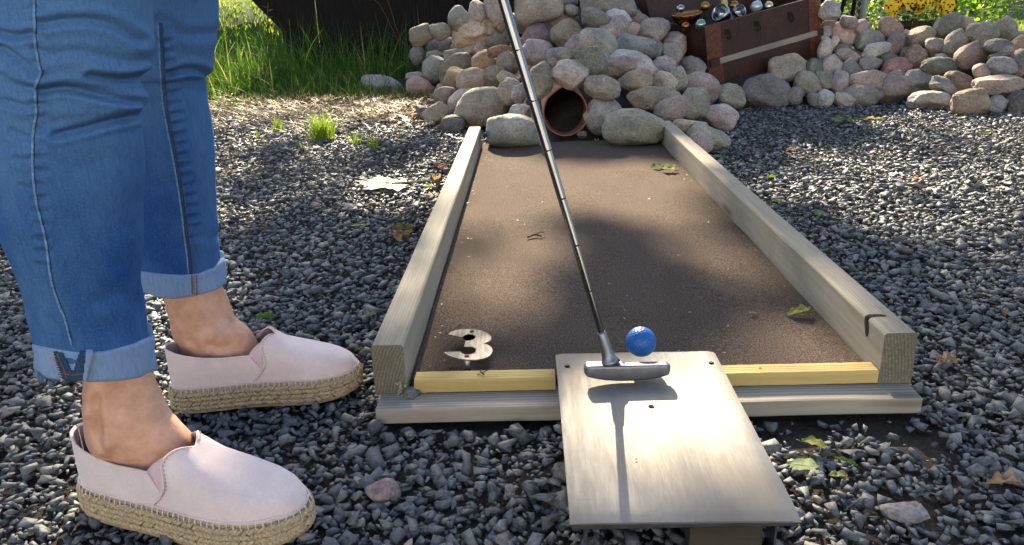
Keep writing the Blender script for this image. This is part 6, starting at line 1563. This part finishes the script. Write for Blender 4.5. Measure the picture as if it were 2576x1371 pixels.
for z_, poly, f_ in LIT:
    # where the sun line through (gx, gy, 0) passes the height z_
    t = z_/SUN.z; P_ = np.stack([gx_+SUN.x*t, gy_+SUN.y*t, np.full(n, z_)], -1); px, py, dd = PXn(P_)
    keep = np.where(inpoly(px+jit[:, 0], py+jit[:, 1], poly) & (dd > .1), np.minimum(keep, f_), keep)
keep = np.where((gx_ > 1.5) & (gy_ > 5.2), np.minimum(keep, .3), keep)
m_ = rng.random(n) < keep
gx_, gy_ = gx_[m_], gy_[m_]; n = len(gx_)
hz = rng.uniform(6.6, 8.6, n); t = hz/SUN.z
P_ = np.stack([gx_+SUN.x*t, gy_+SUN.y*t, hz], -1)
e1 = rng.normal(size=(n, 3)); e1 /= np.linalg.norm(e1, axis=1)[:, None]; e2 = np.cross(e1, rng.normal(size=(n, 3))); e2 /= np.linalg.norm(e2, axis=1)[:, None]
s = rng.uniform(.055, .10, n)[:, None]
Vx = np.stack([P_-e1*s, P_-e1*s*.1+e2*s*.62, P_+e1*s, P_-e1*s*.1-e2*s*.62], 1)
tree = empty('shade_tree', (-1.1, 15.2, 0), 'tall leafy tree behind the shed whose crown dapples the light', 'tree')
crown = local(mesh_np('crown', Vx.reshape(-1, 3), np.arange(n*4), np.full(n, 4), M['canopy'], tree, tint=np.repeat(rng.random(n), 4)))
bm = bmesh.new(); add_tube(bm, [Vector((-1.1, 15.2, -.1)), Vector((-1.05, 15.2, 2.2)), Vector((-1.0, 15.1, 4.4)), Vector((-.9, 15., 6.3)), Vector((-.8, 15., 7.6))], [.34, .27, .22, .15, .07], 14)
for k in range(9):
    q = Vector(P_[int(rng.integers(0, n))]); z_ = random.uniform(5.2, 6.2); a = Vector((-1.0, 15.1, z_)); add_tube(bm, [a, a.lerp(q, .45)+Vector((0, 0, .5)), q], [.06, .03, .01], 7)
local(from_bm('trunk', bm, M['bark'], tree, True))

# ================================================================== light, air, camera
w = bpy.data.worlds.new('World'); bpy.context.scene.world = w; w.use_nodes = True
nt_ = w.node_tree; bg = nt_.nodes['Background']; sk = nt_.nodes.new('ShaderNodeTexSky'); sk.sky_type = 'NISHITA'; sk.sun_disc = False
sk.sun_elevation = EL; sk.sun_rotation = math.atan2(SUN.x, SUN.y); sk.air_density = 1.; sk.dust_density = 2.2; sk.ozone_density = 1.
nt_.links.new(sk.outputs[0], bg.inputs[0]); bg.inputs[1].default_value = .066
sd = bpy.data.lights.new('sun', 'SUN'); sd.energy = 5.; sd.angle = math.radians(.53); sd.color = (1., .835, .60)
so = bpy.data.objects.new('sun', sd); C.objects.link(so); so.rotation_euler = SUN.to_track_quat('Z', 'Y').to_euler(); so.location = SUN*30
cd = bpy.data.cameras.new('camera'); co = bpy.data.objects.new('camera', cd); C.objects.link(co)
cd.sensor_width = 36; cd.lens = F/2576*36; cd.clip_start = .02; cd.clip_end = 400
mc = Matrix((RT, UP, -FW)).transposed().to_4x4(); mc.translation = CAM; co.matrix_world = mc
sc = bpy.context.scene; sc.camera = co
sc.view_settings.view_transform = 'Standard'; sc.view_settings.look = 'None'; sc.view_settings.exposure = 2.3; sc.view_settings.gamma = 1
sc.cycles.max_bounces = 6
